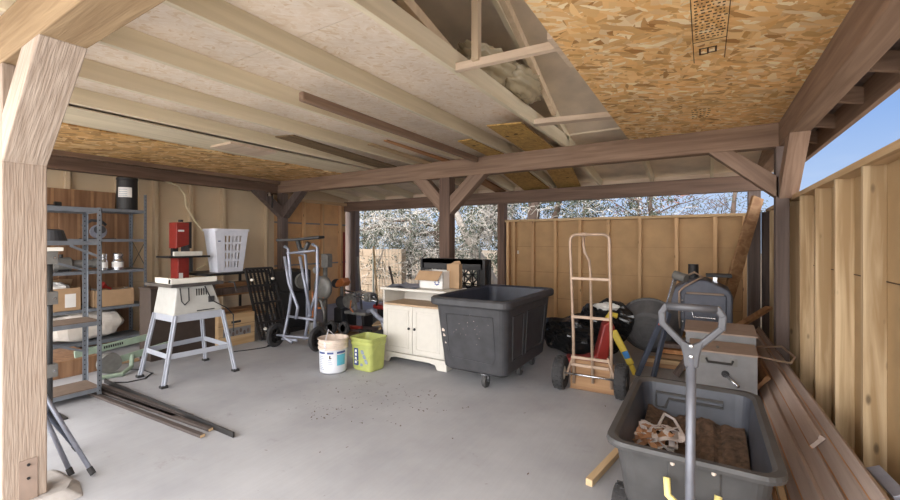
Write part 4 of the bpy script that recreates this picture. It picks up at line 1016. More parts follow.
def coil(c, r_, k, tr, mt, nm, lb, cat, seed):
    g_ = random.Random(seed); pts = []
    for i in range(k * 16):
        a = i / 16 * 2 * math.pi; q = r_ * (0.8 + 0.25 * math.sin(i * 0.37 + seed))
        pts.append((c[0] + q * math.cos(a), c[1] + q * 0.8 * math.sin(a), c[2] + tr + i / (k * 16) * tr * 2 * k + 0.01 * math.sin(i * .8)))
    return tag(MB().tube(pts, tr, 6).out(nm, mt, smooth=True), lb, cat)
coil((-4.15, 4.42, 0.05), 0.12, 3, 0.012, 'black', 'coiled_hose', 'loose coil of black hose on the boards behind the buckets', 'hose', 1)
coil((-4.72, 4.42, 0.0), 0.09, 3, 0.008, 'orange_plastic', 'extension_cord', 'small tangle of orange cord on the floor by the grey machine', 'cord', 2)
coil((-4.6, 5.35, 0.0), 0.18, 4, 0.014, 'grey_metal', 'coiled_cable', 'grey cable coil far back against the raw panel corner', 'cable', 5)
tag(MB().lathe([(0, 0), (0.085, 0), (0.085, 0.19), (0.08, 0.195), (0, 0.195)], (-4.98, 4.25, 0), 22).out('paint_can', 'grey_metal'), 'dull metal paint can on the floor behind the silver stand', 'can')
for i, (a, b, mt, lb) in enumerate((((-4.9, 5.6, 0.0), (-5.3, 5.9, 1.3), 'fir_z', 'pale lath leaning in the back left corner'), ((-5.2, 5.5, 0.0), (-5.6, 5.8, 1.1), 'grey_metal', 'grey rod leaning left of the pale lath'), ((-4.3, 5.5, 0.0), (-4.75, 5.7, 0.95), 'dark_bar', 'dark bar leaning behind the orange housing'))):
    tag(MB().beam(a, b, 0.035, 0.02).out('leaning_bar', mt), lb, 'bar')
tag(MB().ell((-4.02, 4.98, 0.46), 0.10, 0.08, 0.05, 16, 10, crumple).lathe([(0.07, 0), (0.08, 0.42), (0, 0.42)], (-4.02, 4.98, 0), 14).out('covered_stool', 'cabinet_shelf'), 'small stool with a tan cloth lump beside the white pipe', 'stool')
tag(MB().beam((-4.7, 4.52, 0.10), (-4.32, 4.56, 0.12), 0.06, 0.05).out('red_toolbox', 'red_paint', bev=0.01), 'small red metal part on the dark board', 'tool')

# ================================================================== BUCKETS
t = thing('white_bucket', 'white five-gallon bucket with blue print and a dirty ribbed rim', 'bucket', (-3.42, 3.17, 0))
b = MB().lathe([(0.0, 0.006), (0.132, 0.006), (0.134, 0.0), (0.140, 0.02), (0.148, 0.26), (0.144, 0.26), (0.13, 0.015), (0, 0.015)], (0, 0, 0), 40).out('body', 'pail_white', t, smooth=True)
MB().lathe([(0.148, 0.255), (0.158, 0.255), (0.158, 0.275), (0.151, 0.28), (0.151, 0.30), (0.160, 0.303), (0.160, 0.318), (0.152, 0.322), (0.152, 0.345), (0.163, 0.350), (0.163, 0.362), (0.150, 0.362), (0.146, 0.26)], (0, 0, 0), 40).out('ribbed_rim', 'pail_dirty', t, smooth=False)
def wrap(name, par, mt, a0, a1, z0, z1, dr=0.001):
    mb = MB(); n = max(2, int(abs(a1 - a0) / 5))
    for i in range(n):
        u, v = R(a0 + (a1 - a0) * i / n), R(a0 + (a1 - a0) * (i + 1) / n)
        f = lambda z: 0.140 + 0.008 * (z - 0.02) / 0.24 + dr
        mb.add([(f(z0) * math.cos(u), f(z0) * math.sin(u), z0), (f(z0) * math.cos(v), f(z0) * math.sin(v), z0), (f(z1) * math.cos(v), f(z1) * math.sin(v), z1), (f(z1) * math.cos(u), f(z1) * math.sin(u), z1)], [(0, 1, 2, 3)])
    return mb.out(name, mt, par)
wrap('print_block', b, 'label_blue', -112, -78, 0.215, 0.235); wrap('print_block', b, 'label_blue', -68, -42, 0.215, 0.235)
wrap('print_block', b, 'label_teal', -28, 12, 0.09, 0.205); wrap('print_block', b, 'label_blue', -28, 12, 0.215, 0.238)
for k in range(8): wrap('print_line', b, 'label_grey', -110, -82 - (k % 3) * 5, 0.05 + k * 0.019, 0.056 + k * 0.019)
for k in range(3): wrap('print_line', b, 'label_grey', -66, -46 - k * 3, 0.11 + k * 0.02, 0.116 + k * 0.02)
wrap('print_mark', b, 'ink', -60, -54, 0.165, 0.20); wrap('print_mark', b, 'ink', -54, -50, 0.165, 0.175)
MB().tube([(-0.10, 0.12, 0.34), (-0.05, -0.02, 0.44), (0.0, -0.10, 0.38), (0.05, -0.155, 0.28), (0.03, -0.168, 0.25)], 0.004, 6).cyl((0.02, -0.13, 0.35), (0.045, -0.155, 0.295), 0.013, n=8).out('handle', 'white_plastic', t)
t = thing('yellow_pail', 'lime yellow square plastic pail with printed sides beside the white bucket', 'bucket', (-3.16, 3.44, 0), R(-2))
rings = [rrect(-w / 2, w / 2, -d / 2, d / 2, z, 0.05, 5) for (w, d, z) in ((0.27, 0.22, 0.0), (0.285, 0.235, 0.02), (0.31, 0.26, 0.27), (0.32, 0.27, 0.275), (0.325, 0.275, 0.31), (0.315, 0.265, 0.315), (0.335, 0.285, 0.345), (0.335, 0.285, 0.355), (0.318, 0.268, 0.355), (0.29, 0.24, 0.27), (0.26, 0.21, 0.02))]
b = MB().loft(rings).out('body', 'pail_yellow', t)
BX(-0.085, -0.03, -0.1345, -0.120, 0.06, 0.24).out('print_block', 'label_blue', b, label='blue printed panel')
m = MB()
for k in range(7): m.ell((0.02 + 0.09 * ((k * 37) % 10) / 10, -0.129, 0.07 + 0.16 * ((k * 53) % 10) / 10), 0.022, 0.006, 0.016, 8, 6)
m.out('print_pattern', 'label_grey', b)
m = MB()
for k in range(4): m.bx(-0.07, -0.045, -0.136, -0.134, 0.08 + k * 0.04, 0.105 + k * 0.04)
m.out('print_letters', 'paper_white', b)
BX(-0.150, -0.138, -0.08, 0.05, 0.08, 0.22).out('print_block', 'label_grey', b)
MB().tube([(-0.165, 0.0, 0.30), (-0.14, -0.15, 0.16), (0.0, -0.165, 0.12), (0.14, -0.15, 0.16), (0.165, 0, 0.30)], 0.003, 6).out('handle', 'pail_yellow', t)

# ================================================================== WHITE CABINET
cx, cy = -2.81, 3.99
t = thing('white_cabinet', 'cream painted two-door cabinet with an open shelf, left of the black bin', 'cabinet', (cx, cy, 0))
W2, D2 = 0.44, 0.20
for sx in (-1, 1): BX(sx * W2 - (0.018 if sx > 0 else 0), sx * W2 + (0 if sx > 0 else 0.018), -D2, D2, 0.10, 0.83).out('side_panel', 'cabinet_paint', t, 0.002)
BX(-W2, W2, D2 - 0.01, D2, 0.1, 0.83).out('back_panel', 'cabinet_paint', t)
BX(-W2 - 0.025, W2 + 0.025, -D2 - 0.03, D2 + 0.01, 0.83, 0.858).out('top', 'cabinet_paint', t, 0.005)
BX(-W2 + 0.018, W2 - 0.018, -D2, D2 - 0.01, 0.655, 0.675).out('shelf', 'cabinet_shelf', t)
BX(-W2 + 0.018, W2 - 0.018, -D2 + 0.01, D2 - 0.01, 0.10, 0.12).out('bottom', 'cabinet_paint', t)
for s in (-1, 1):
    x0, x1 = (-W2 + 0.02, -0.003) if s < 0 else (0.003, W2 - 0.02)
    d = BX(x0, x1, -D2 - 0.018, -D2, 0.125, 0.655).out('door', 'cabinet_paint', t, 0.003)
    m = MB()
    for (a, b_, c_, e_) in ((x0 + 0.05, x1 - 0.05, 0.175, 0.185), (x0 + 0.05, x1 - 0.05, 0.60, 0.61), (x0 + 0.05, x0 + 0.06, 0.175, 0.61), (x1 - 0.06, x1 - 0.05, 0.175, 0.61)):
        m.bx(a, b_, -D2 - 0.023, -D2 - 0.018, c_, e_)
    m.bx(x0 + 0.08, x1 - 0.08, -D2 - 0.021, -D2 - 0.018, 0.205, 0.58)
    m.out('moulding', 'cabinet_paint', d, 0.002)
    MB().ell((s * 0.04, -D2 - 0.034, 0.41), 0.015, 0.015, 0.015, 12, 8).out('knob', 'black', d, smooth=True)
m = MB()
pts = [(-W2 - 0.02, 0), (-W2 + 0.10, 0), (-W2 + 0.13, 0.05), (-W2 + 0.20, 0.065), (W2 - 0.20, 0.065), (W2 - 0.13, 0.05), (W2 - 0.10, 0), (W2 + 0.02, 0), (W2 + 0.02, 0.115), (-W2 - 0.02, 0.115)]
m.prism(pts, -D2 - 0.03, -D2 - 0.005, 'XZ'); m.out('base_front', 'cabinet_paint', t, 0.003)
for s in (-1, 1):
    MB().prism([(-D2 - 0.005, 0), (-D2 + 0.08, 0), (-D2 + 0.11, 0.05), (D2 - 0.11, 0.05), (D2 - 0.08, 0), (D2, 0), (D2, 0.115), (-D2 - 0.005, 0.115)], s * W2 + (0 if s > 0 else -0.02), s * W2 + (0.02 if s > 0 else 0), 'YZ').out('base_side', 'cabinet_paint', t, 0.003)
tag(MB().add([(-3.2 + i * 0.1, 3.80 + j * 0.09, 0.862 + 0.012 * ((i * 7 + j * 5) % 3)) for j in range(5) for i in range(5)], [(j * 5 + i, j * 5 + i + 1, j * 5 + i + 6, j * 5 + i + 5) for j in range(4) for i in range(4)]).add([(-3.2 + i * 0.1, 3.80 + j * 0.09, 0.8585) for j in range(5) for i in range(5)], [(j * 5 + i, j * 5 + i + 5, j * 5 + i + 6, j * 5 + i + 1) for j in range(4) for i in range(4)]).out('plastic_sheet', 'silver'), 'creased grey plastic sheet on the left of the cabinet top', 'plastic sheet')
# box on the cabinet
t = thing('shipping_box', 'white cardboard box with a blue mark and open brown flaps on the cabinet', 'box', (-2.63, 4.03, 0.858), R(0))
k = 0.004
MB().bx(-0.18, 0.14, -0.12, 0.14, 0, k).bx(-0.18, 0.14, -0.12, -0.12 + k, 0, 0.20).bx(-0.18, 0.14, 0.136, 0.14, 0, 0.20).bx(-0.18, -0.176, -0.12, 0.14, 0, 0.20).bx(0.136, 0.14, -0.12, 0.14, 0, 0.20).out('body', 'paper_white', t)
MB().add([(-0.18, -0.121, 0.20), (0.14, -0.121, 0.20), (0.11, -0.19, 0.10), (-0.20, -0.19, 0.10), (-0.18, -0.117, 0.203), (0.14, -0.117, 0.203), (0.11, -0.187, 0.098), (-0.20, -0.187, 0.098)], [(0, 1, 2, 3), (7, 6, 5, 4), (0, 4, 5, 1), (1, 5, 6, 2), (2, 6, 7, 3), (3, 7, 4, 0)]).out('flap', 'cardboard', t)
m = MB()
for i in range(8):
    a = R(45 * i); m.ell((0.06 + 0.026 * math.cos(a), -0.121, 0.075 + 0.026 * math.sin(a)), 0.012, 0.001, 0.008, 8, 6)
m.out('round_mark', 'label_blue', t, label='round blue printed mark')
t = open_box('plain brown cardboard box right of the white one on the cabinet', (-2.44, 4.08, 0.858), 0.17, 0.06, 0.28, 0)
m = MB().add([(-0.07, 0.03, 0.28), (0.07, 0.03, 0.28), (0.04, 0.05, 0.315), (-0.02, 0.05, 0.31)], [(0, 1, 2, 3)]).out('flap', 'cardboard', t)
# black lattice crate behind
t = thing('black_crate', 'large black plastic crate with star-shaped lattice sides behind the cabinet', 'crate', (-2.76, 4.62, 0))
m = MB()
hw, hd, hz = 0.45, 0.07, 1.17
for sx in (-1, 1):
    for y in (-hd, hd): m.bx(sx * hw - 0.03, sx * hw + 0.03, y - 0.02, y + 0.02, 0, hz)
for y in (-hd, hd):
    for z in (0.03, 0.40, 0.80, hz - 0.03): m.bx(-hw, hw, y - 0.02, y + 0.02, z - 0.03, z + 0.03)
m.bx(-hw, hw, -hd - 0.02, -hd + 0.02, hz - 0.13, hz)
for sx in (-1, 1):
    for z in (0.03, 0.80, hz - 0.03): m.bx(sx * hw - 0.02, sx * hw + 0.02, -hd, hd, z - 0.03, z + 0.03)
for q in (0.03, 0.07): m.bx(hw - q - 0.016, hw - q + 0.012, -hd - 0.015, -hd + 0.015, 0.0, hz)
m.bx(hw - 0.09, hw, -hd + 0.0, -hd + 0.01, 0.0, hz).bx(hw - 0.005, hw + 0.005, -hd, hd, 0, hz)
m.out('frame', 'black', t, 0.003)
m = MB()
cell = 0.116
nx_ = 8
for i in range(nx_):
    for j in range(3):
        x = hw - 0.09 - cell * (i + 0.5); z = hz - 0.13 - cell * (j + 0.5)
        if x < -hw: continue
        m.cyl((x, -hd - 0.005, z), (x, -hd + 0.005, z), 0.022, n=10)
        for a in range(0, 180, 45):
            dx, dz = math.cos(R(a)) * cell * (0.5 if a % 90 == 0 else 0.68), math.sin(R(a)) * cell * (0.5 if a % 90 == 0 else 0.68)
            m.beam((x - dx, -hd, z - dz), (x + dx, -hd, z + dz), 0.012, 0.014)
m.out('lattice', 'black', t)

# ================================================================== BLACK BIN TRUCK
bx0, bx1, by0, by1 = -2.31, -1.46, 3.34, 4.72
mx_, my_ = (bx0 + bx1) / 2, (by0 + by1) / 2
t = thing('bin_truck', 'large black plastic laundry bin on casters in the middle of the floor', 'bin', (mx_, my_, 0))
hx, hy = (bx1 - bx0) / 2, (by1 - by0) / 2
def rg_(sx, sy, z, r=0.07): return rrect(-hx * sx, hx * sx, -hy * sy, hy * sy, z, r, 6)
outer = [rg_(0.74, 0.74, 0.140, 0.07), rg_(0.80, 0.79, 0.165, 0.08), rg_(0.90, 0.92, 0.79, 0.09)]
inner = [rg_(0.86, 0.89, 0.845, 0.08), rg_(0.76, 0.75, 0.16, 0.06)]
rim = [rg_(0.97, 0.985, 0.785, 0.10), rg_(1.0, 1.0, 0.80, 0.10), rg_(1.0, 1.0, 0.845, 0.10), rg_(0.97, 0.98, 0.862, 0.10), rg_(0.90, 0.92, 0.862, 0.09)]
MB().loft(outer + [rg_(0.90, 0.92, 0.80, 0.09)], True, False).out('tub', 'black_plastic', t, smooth=False)
MB().loft([rg_(0.895, 0.915, 0.86, 0.09)] + inner, False, True).out('liner', 'bin_inner', t, smooth=False)
MB().loft([rg_(0.90, 0.92, 0.79, 0.09)] + rim, False, False).out('rim', 'black_plastic', t)
# embossed panel lines on near faces
m = MB()
def fpt(u, z): # front face y-
    k_ = (z - 0.15) / 0.64; sy = 0.78 + 0.14 * k_; sx = 0.80 + 0.10 * k_
    return (u * hx * sx, -hy * sy - 0.002, z)
loop = [fpt(-0.62, 0.28), fpt(0.62, 0.26), fpt(0.70, 0.32), fpt(0.66, 0.70), fpt(-0.66, 0.70), fpt(-0.70, 0.34)]
m.tube(loop, 0.006, 6, True)
def spt(u, z):
    k_ = (z - 0.15) / 0.64; sy = 0.78 + 0.14 * k_; sx = 0.80 + 0.10 * k_
    return (hx * sx + 0.002, u * hy * sy, z)
m.tube([spt(-0.74, 0.28), spt(-0.30, 0.28), spt(-0.30, 0.70), spt(-0.74, 0.70)], 0.006, 6, True)
m.tube([spt(-0.16, 0.28), spt(0.72, 0.28), spt(0.72, 0.70), spt(-0.16, 0.70)], 0.006, 6, True)
m.out('embossed_panel', 'black_plastic', t)
m = MB()
for _ in range(22):
    u, z = rng.gauss(0.05, 0.22), rng.gauss(0.56, 0.10)
    if 0.3 < z < 0.72 and abs(u) < 0.6: p = fpt(u, z); m.bx(p[0], p[0] + rng.uniform(.002, .007), p[1] - 0.001, p[1], z, z + rng.uniform(.002, .004))
for _ in range(16):
    u, z = rng.gauss(0.42, 0.10), rng.gauss(0.31, 0.05)
    if 0.22 < z < 0.5: p = fpt(u, z); m.bx(p[0], p[0] + rng.uniform(.003, .010), p[1] - 0.001, p[1], z, z + rng.uniform(.002, .006))
for (u, z, w) in ((-0.85, 0.52, 0.03), (-0.83, 0.47, 0.024), (-0.80, 0.40, 0.016)): p = fpt(u, z); m.bx(p[0], p[0] + w, p[1] - 0.002, p[1], z, z + 0.028)
m.out('paint_specks', 'pail_dirty', t, label='pale scuffs and paint specks')
for (x, y) in ((0.10, -0.46), (0.24, 0.05), (-0.22, 0.40), (0.22, 0.46), (-0.24, -0.1)):
    c = MB().bx(x - 0.03, x + 0.03, y - 0.045, y + 0.045, 0.128, 0.142).bx(x - 0.032, x - 0.026, y - 0.02, y + 0.02, 0.06, 0.13).bx(x + 0.026, x + 0.032, y - 0.02, y + 0.02, 0.06, 0.13).out('caster', 'chrome', t)
    MB().lathe([(0.0, -0.018), (0.058, -0.018), (0.066, 0), (0.058, 0.018), (0, 0.018)], (x, y, 0.066), 24, 'X').out('wheel', 'cart_plastic', c, smooth=False)

# ================================================================== HAND TRUCK
t = thing('hand_truck', 'tall tan painted hand truck with two knobbly tyres facing the viewer', 'hand truck', (-0.90, 3.95, 0), R(2))
rr = 0.014
Lx, Rx = -0.185, 0.165
pts = [(Lx + 0.03, 0.02, 0.06), (Lx + 0.03, 0.0, 0.50), (Lx - 0.0, 0.0, 1.36)] + [Vector((Lx + 0.06, 0, 1.40)) + Vector((-0.06 * math.cos(R(a)), 0, 0.06 * math.sin(R(a)))) for a in range(0, 91, 18)] + [Vector((Rx - 0.06, 0, 1.40)) + Vector((0.06 * math.sin(R(a)), 0, 0.06 * math.cos(R(a)))) for a in range(0, 91, 18)] + [(Rx, 0.0, 1.36), (Rx + 0.015, 0.0, 0.50), (Rx + 0.015, 0.02, 0.06)]
MB().tube(pts, rr, 10).out('frame', 'hand_truck_paint', t, smooth=True)
for z in (1.05, 0.69, 0.31, 0.24): BX(Lx + 0.01, Rx, -0.012, 0.012, z - 0.013, z + 0.013).out('cross_bar', 'hand_truck_paint', t, 0.003)
MB().tube([(-0.06, -0.0, 1.455), (-0.055, -0.05, 1.38), (-0.04, -0.07, 1.30), (-0.005, -0.03, 1.22), (0.0, 0, 1.10), (0.02, 0, 0.09)], 0.013, 10).out('centre_bar', 'hand_truck_paint', t, smooth=True)
MB().cyl((-0.085, 0, 1.46), (-0.04, 0, 1.46), 0.02, n=12).out('cap', 'hand_truck_paint', t)
MB().cyl((-0.30, -0.02, 0.155), (0.30, -0.02, 0.155), 0.010, n=10).out('axle', 'chrome', t, smooth=True)
BX(-0.20, 0.22, 0.03, 0.26, 0.0, 0.008).out('toe_plate', 'hand_truck_paint', t)
for s in (-1, 1): MB().tube([(s * 0.15 - 0.0, 0, 0.34), (s * 0.22, -0.01, 0.13)], 0.011, 8).out('wheel_strut', 'hand_truck_paint', t)
BX(-0.19, 0.20, 0.03, 0.04, 0.0, 0.28).out('back_plate', 'raw_brown_x', t)
def tyre(par, c, R0, w, axis, name='tyre', nk=22):
    o = MB().lathe([(R0 * 0.5, -w * .45), (R0 * 0.86, -w * .5), (R0 * 0.97, -w * .3), (R0 * 0.985, 0), (R0 * 0.97, w * .3), (R0 * 0.86, w * .5), (R0 * 0.5, w * .45), (R0 * 0.5, -w * .45)], c, 36, axis)
    for k in range(nk):
        for q in (-1, 0, 1):
            a = 2 * math.pi * (k + (0.5 if q else 0)) / nk; rr_ = R0 * 0.985 if q == 0 else R0 * 0.955
            u = Vector((0, math.cos(a), math.sin(a))); tt = Vector((0, -math.sin(a), math.cos(a)))
            p = Vector(c) + u * rr_ + Vector((q * w * 0.3, 0, 0))
            o.beam(p - tt * R0 * 0.05, p + tt * R0 * 0.05, R0 * 0.07, w * 0.22, (1, 0, 0))
    return o.out(name, 'rubber', par)
for s in (-1, 1):
    ty = tyre(t, (s * 0.27, -0.02, 0.155), 0.155, 0.10, 'X')
    MB().lathe([(0, -0.038), (0.062, -0.034), (0.074, -0.025), (0.074, 0.025), (0.062, 0.034), (0, 0.038)], (s * 0.27, -0.02, 0.155), 24, 'X').out('hub', 'white_paint', ty)

# ================================================================== THINGS BEHIND THE HAND TRUCK
def rag(d): return 1 + 0.12 * math.sin(5 * d.x + 7 * d.y) + 0.06 * math.sin(11 * d.x - 4 * d.z) + 0.035 * math.cos(19 * d.y + 9 * d.z + 6 * d.x)
t = thing('trash_bag', 'crumpled shiny black rubbish bag on the floor by the low fence', 'bag', (-1.32, 5.35, 0))
MB().ell((0, 0, 0.21), 0.50, 0.30, 0.23, 48, 30, rag).ell((0.32, -0.02, 0.44), 0.30, 0.24, 0.22, 40, 24, rag).out('bag', 'trash_bag', t, smooth=False)
MB().ell((0.33, -0.16, 0.62), 0.14, 0.08, 0.045, 20, 12, rag).out('white_liner', 'paper_white', t, label='bit of white plastic')
t = thing('gas_can', 'red plastic fuel can lying on its side behind the hand truck', 'fuel can', (-1.13, 4.72, 0), R(20))
m = MB().prism([(-0.20, 0.0), (0.16, 0.0), (0.22, 0.06), (0.25, 0.34), (0.30, 0.46), (0.26, 0.54), (0.18, 0.50), (0.10, 0.16), (-0.02, 0.12), (-0.20, 0.12)], -0.09, 0.09, 'XZ')
m.out('body', 'red_plastic', t, 0.02)
MB().tube([(0.22, 0, 0.53), (0.26, 0, 0.60), (0.33, 0, 0.58)], 0.03, 10).out('cap', 'yellow_plastic', t)
t = thing('yellow_scabbard', 'yellow plastic blade cover with a blue clip slanting down behind the hand truck', 'blade cover', (-0.72, 4.72, 0))
MB().beam((-0.12, 0, 0.44), (0.06, 0.0, 0.10), 0.03, 0.075, (1, 0, 0.5)).out('cover', 'yellow_plastic', t, 0.015)
MB().beam((0.06, 0, 0.10), (0.10, 0.0, 0.0), 0.03, 0.05, (1, 0, 0.5)).out('tip', 'yellow_plastic', t, 0.01)
MB().beam((0.0, -0.03, 0.24), (0.03, -0.03, 0.17), 0.02, 0.06, (1, 0, 0.5)).out('clip', 'blue_plastic', t, 0.004)
t = thing('round_tub', 'dark grey round plastic tub tipped on its side behind the hand truck', 'tub', (-0.56, 5.30, 0))
M_ = Matrix.Translation((0, 0, 0.34)) @ Matrix.Rotation(R(-75), 4, 'X')
m = MB().lathe([(0, 0.0), (0.20, 0.0), (0.24, 0.02), (0.33, 0.18), (0.35, 0.19), (0.35, 0.205), (0.31, 0.20), (0.22, 0.04), (0, 0.03)], (0, 0, 0), 36).xf(M_)
bd = m.out('tub', 'tub_grey', t)
m = MB()
for r_ in (0.10, 0.17): m.tube([M_ @ Vector((r_ * math.cos(R(a)), r_ * math.sin(R(a)), -0.003)) for a in range(0, 360, 15)], 0.006, 5, True)
m.out('ribs', 'tub_grey', bd)
t = thing('auger_frame', 'blue-grey steel frame with a silver tube leaning at the right of the hand truck', 'steel frame', (-0.30, 4.75, 0))
La = lambda x, y, z: (x + 0.30, y - 4.75, z)
MB().beam(La(-0.60, 4.70, 0.0), La(-0.345, 4.84, 0.70), 0.03, 0.05).out('leg', 'blue_steel', t, 0.004)
MB().beam(La(-0.45, 4.66, 0.0), La(-0.315, 4.84, 0.66), 0.03, 0.05).out('leg', 'blue_steel', t, 0.004)
MB().beam(La(-0.345, 4.84, 0.66), La(-0.26, 4.90, 1.03), 0.02, 0.04).out('tube', 'chrome', t, 0.004)
MB().cyl(La(-0.27, 4.90, 1.05), La(-0.16, 4.84, 1.02), 0.045, n=18).out('top_roller', 'grey_metal', t)
MB().cyl(La(-0.37, 4.82, 0.60), La(-0.41, 4.80, 0.53), 0.018, n=8).out('red_grip', 'red_plastic', t)
# smoker / grill
t = thing('smoker_grill', 'blue-grey steel smoker grill with a pipe handle near the back right corner', 'grill', (-0.08, 5.72, 0))
prof = [(-0.22, 0.36), (-0.27, 0.45), (-0.27, 0.78), (-0.22, 0.86), (-0.10, 0.94), (0.0, 0.965), (0.10, 0.96), (0.31, 0.86), (0.34, 0.80), (0.34, 0.42), (0.29, 0.36)]
bd = MB().prism(prof, -0.25, 0.25, 'XZ').out('body', 'smoker_metal', t, 0.02)
for (x, y) in ((-0.2, -0.2), (0.27, -0.2), (-0.2, 0.2), (0.27, 0.2)): BX(x - 0.02, x + 0.02, y - 0.02, y + 0.02, 0, 0.38).out('leg', 'black_metal', t)
dr = BX(-0.12, 0.28, -0.275, -0.25, 0.42, 0.80).out('door', 'smoker_metal', t, 0.008)
BX(-0.10, 0.26, -0.29, -0.25, 0.80, 0.82).out('door_lip', 'box_lid', dr, 0.004)
m = MB().tube([(-0.04, -0.275, 0.62), (-0.04, -0.32, 0.60), (-0.03, -0.33, 0.55), (0.18, -0.33, 0.55)], 0.008, 8).out('handle', 'chrome', dr)
MB().tube([(-0.17, -0.28, 0.40), (-0.17, -0.29, 0.82), (-0.12, -0.29, 0.88), (0.06, -0.27, 1.0), (-0.02, -0.2, 1.04), (-0.12, -0.15, 0.99)], 0.012, 8).out('pipe_handle', 'hand_truck_paint', t, smooth=True)
MB().tube([(-0.26, -0.26, 0.40), (-0.275, -0.27, 0.78), (-0.22, -0.27, 0.88)], 0.012, 8).out('side_pipe', 'hand_truck_paint', t, smooth=True)
MB().cyl((-0.04, 0.1, 0.93), (-0.04, 0.1, 1.12), 0.055, n=18).out('chimney', 'black', t)
BX(0.09, 0.34, -0.10, 0.10, 0.985, 1.02).out('side_shelf', 'black', t, 0.004); BX(0.16, 0.20, -0.03, 0.03, 0.90, 0.99).out('shelf_stem', 'chrome', t)
m = MB()
for z in (0.48, 0.60, 0.72): m.ell((-0.14, -0.255, z), 0.010, 0.008, 0.010, 8, 6)
m.out('rivets', 'paper_white', bd)
tag(MB().beam((0.57, 6.52, 1.95), (0.06, 6.02, 0.0), 0.15, 0.04, (0.6, -0.6, 0.3)).out('leaning_board', 'raw_brown_x', bev=0.004), 'orange-brown board leaning diagonally in the back right corner', 'board')
# wood pile behind the boxes
for i, (a, b, w, h, mt, lb) in enumerate((((-0.62, 5.15, 0.03), (0.45, 5.25, 0.03), 0.14, 0.045, 'raw_brown_x', 'lowest brown board of the small pile behind the garden cart'),
        ((-0.60, 5.10, 0.09), (0.45, 5.15, 0.09), 0.12, 0.045, 'fir_x', 'pale board second from the bottom of the small pile behind the garden cart'),
        ((-0.45, 5.12, 0.15), (0.40, 5.22, 0.15), 0.12, 0.045, 'raw_brown_x', 'brown board third from the bottom of the small pile'),
        ((-0.40, 5.10, 0.21), (0.42, 5.14, 0.21), 0.12, 0.045, 'orange_y', 'orange board fourth from the bottom of the small pile'),
        ((-0.42, 5.11, 0.27), (0.42, 5.20, 0.27), 0.13, 0.045, 'dark_post', 'dark top board of the small pile'))):
    tag(MB().beam(a, b, w, h).out('board', mt, bev=0.003), lb, 'board')
tag(MB().beam((-0.26, 4.86, 0.02), (-0.06, 4.96, 0.34), 0.05, 0.05).out('board', 'dark_post', bev=0.003), 'short dark stick leaning on the small wood pile', 'stick')
tag(MB().beam((-0.12, 4.55, 0.02), (-0.02, 4.88, 0.02), 0.09, 0.03).out('board', 'fir_y', bev=0.003), 'short pale offcut on the floor in front of the small wood pile', 'offcut')

# grey boxes
t = thing('grey_tool_box', 'grey wooden box with a metal handle and a round hole, nearer of the two', 'box', (0.12, 4.16, 0))
bd = BX(-0.23, 0.23, -0.15, 0.12, 0, 0.49).out('body', 'box_grey', t, 0.004)
MB().hexa([(-0.235, -0.16, 0.49), (0.235, -0.16, 0.49), (0.235, 0.12, 0.52), (-0.235, 0.12, 0.52)], [(-0.235, -0.16, 0.505), (0.235, -0.16, 0.505), (0.235, 0.12, 0.535), (-0.235, 0.12, 0.535)]).out('lid', 'box_lid', t, 0.002)
m = MB().tube([(-0.11, -0.155, 0.44), (-0.10, -0.18, 0.42), (0.06, -0.18, 0.42), (0.07, -0.155, 0.44)], 0.010, 8).out('handle', 'pole_dark', t)
for x in (-0.12, 0.08): BX(x - 0.03, x + 0.02, -0.157, -0.15, 0.40, 0.46).out('handle_plate', 'grey_metal', m)
MB().lathe([(0, -0.001), (0.028, -0.001), (0.028, 0.004), (0, 0.004)], (0.02, -0.154, 0.33), 18, 'Y').out('hole', 'black', bd)
MB().cyl((0.02, -0.15, 0.33), (0.10, -0.25, 0.27), 0.014, n=10).out('spout', 'chrome', bd, smooth=True)
MB().ell((-0.03, -0.08, 0.525), 0.012, 0.012, 0.012, 8, 6).out('lid_screw', 'grey_metal', t)
t = thing('grey_tool_box', 'grey wooden box with a tan lid, further of the two', 'box', (0.10, 4.50, 0))
BX(-0.25, 0.27, -0.16, 0.16, 0, 0.58).out('body', 'box_grey', t, 0.004)
MB().hexa([(-0.26, -0.17, 0.58), (0.28, -0.17, 0.58), (0.28, 0.17, 0.62), (-0.26, 0.17, 0.62)], [(-0.26, -0.17, 0.595), (0.28, -0.17, 0.595), (0.28, 0.17, 0.635), (-0.26, 0.17, 0.635)]).out('lid', 'box_lid', t, 0.002)

# ================================================================== LUMBER ALONG THE RIGHT WALL
# boards lean on the studs: lower edges on the floor, upper edges against the wall
def leaner(k, y0, y1, w=0.085, mt='primed_y', lb='', th=0.02, lift=0.0):
    u = Vector((0.62, 0, 0.785)).normalized(); nrm = Vector((-u.z, 0, u.x))
    o = Vector((0.375, 0, 0.005)) + u * k + nrm * lift
    zz = lambda y: 0.11 * (6.4 - y) / 4.2
    def P(y, s, n_): return o + Vector((0, y, zz(y))) + u * s + nrm * n_
    m = MB().hexa([P(y0, 0, 0), P(y0, w, 0), P(y1, w, 0), P(y1, 0, 0)], [P(y0, 0.004, th), P(y0, w, th), P(y1, w, th), P(y1, 0.004, th)])
    m.hexa([P(y0, w * .72, th), P(y0, w, th), P(y1, w, th), P(y1, w * .72, th)], [P(y0, w * .76, th + .007), P(y0, w * .97, th + .007), P(y1, w * .97, th + .007), P(y1, w * .76, th + .007)])
    b = tag(m.out('trim_board', mt, bev=0.0015), lb, 'board')
    e_ = MB().hexa([P(y0, -0.001, 0), P(y0, 0.003, 0), P(y1, 0.003, 0), P(y1, -0.001, 0)], [P(y0, -0.001, th), P(y0, 0.003, th), P(y1, 0.003, th), P(y1, -0.001, th)]).out('raw_edge', 'orange_y', b, label='unpainted orange-brown edge'); e_.location = -b.location
    return b
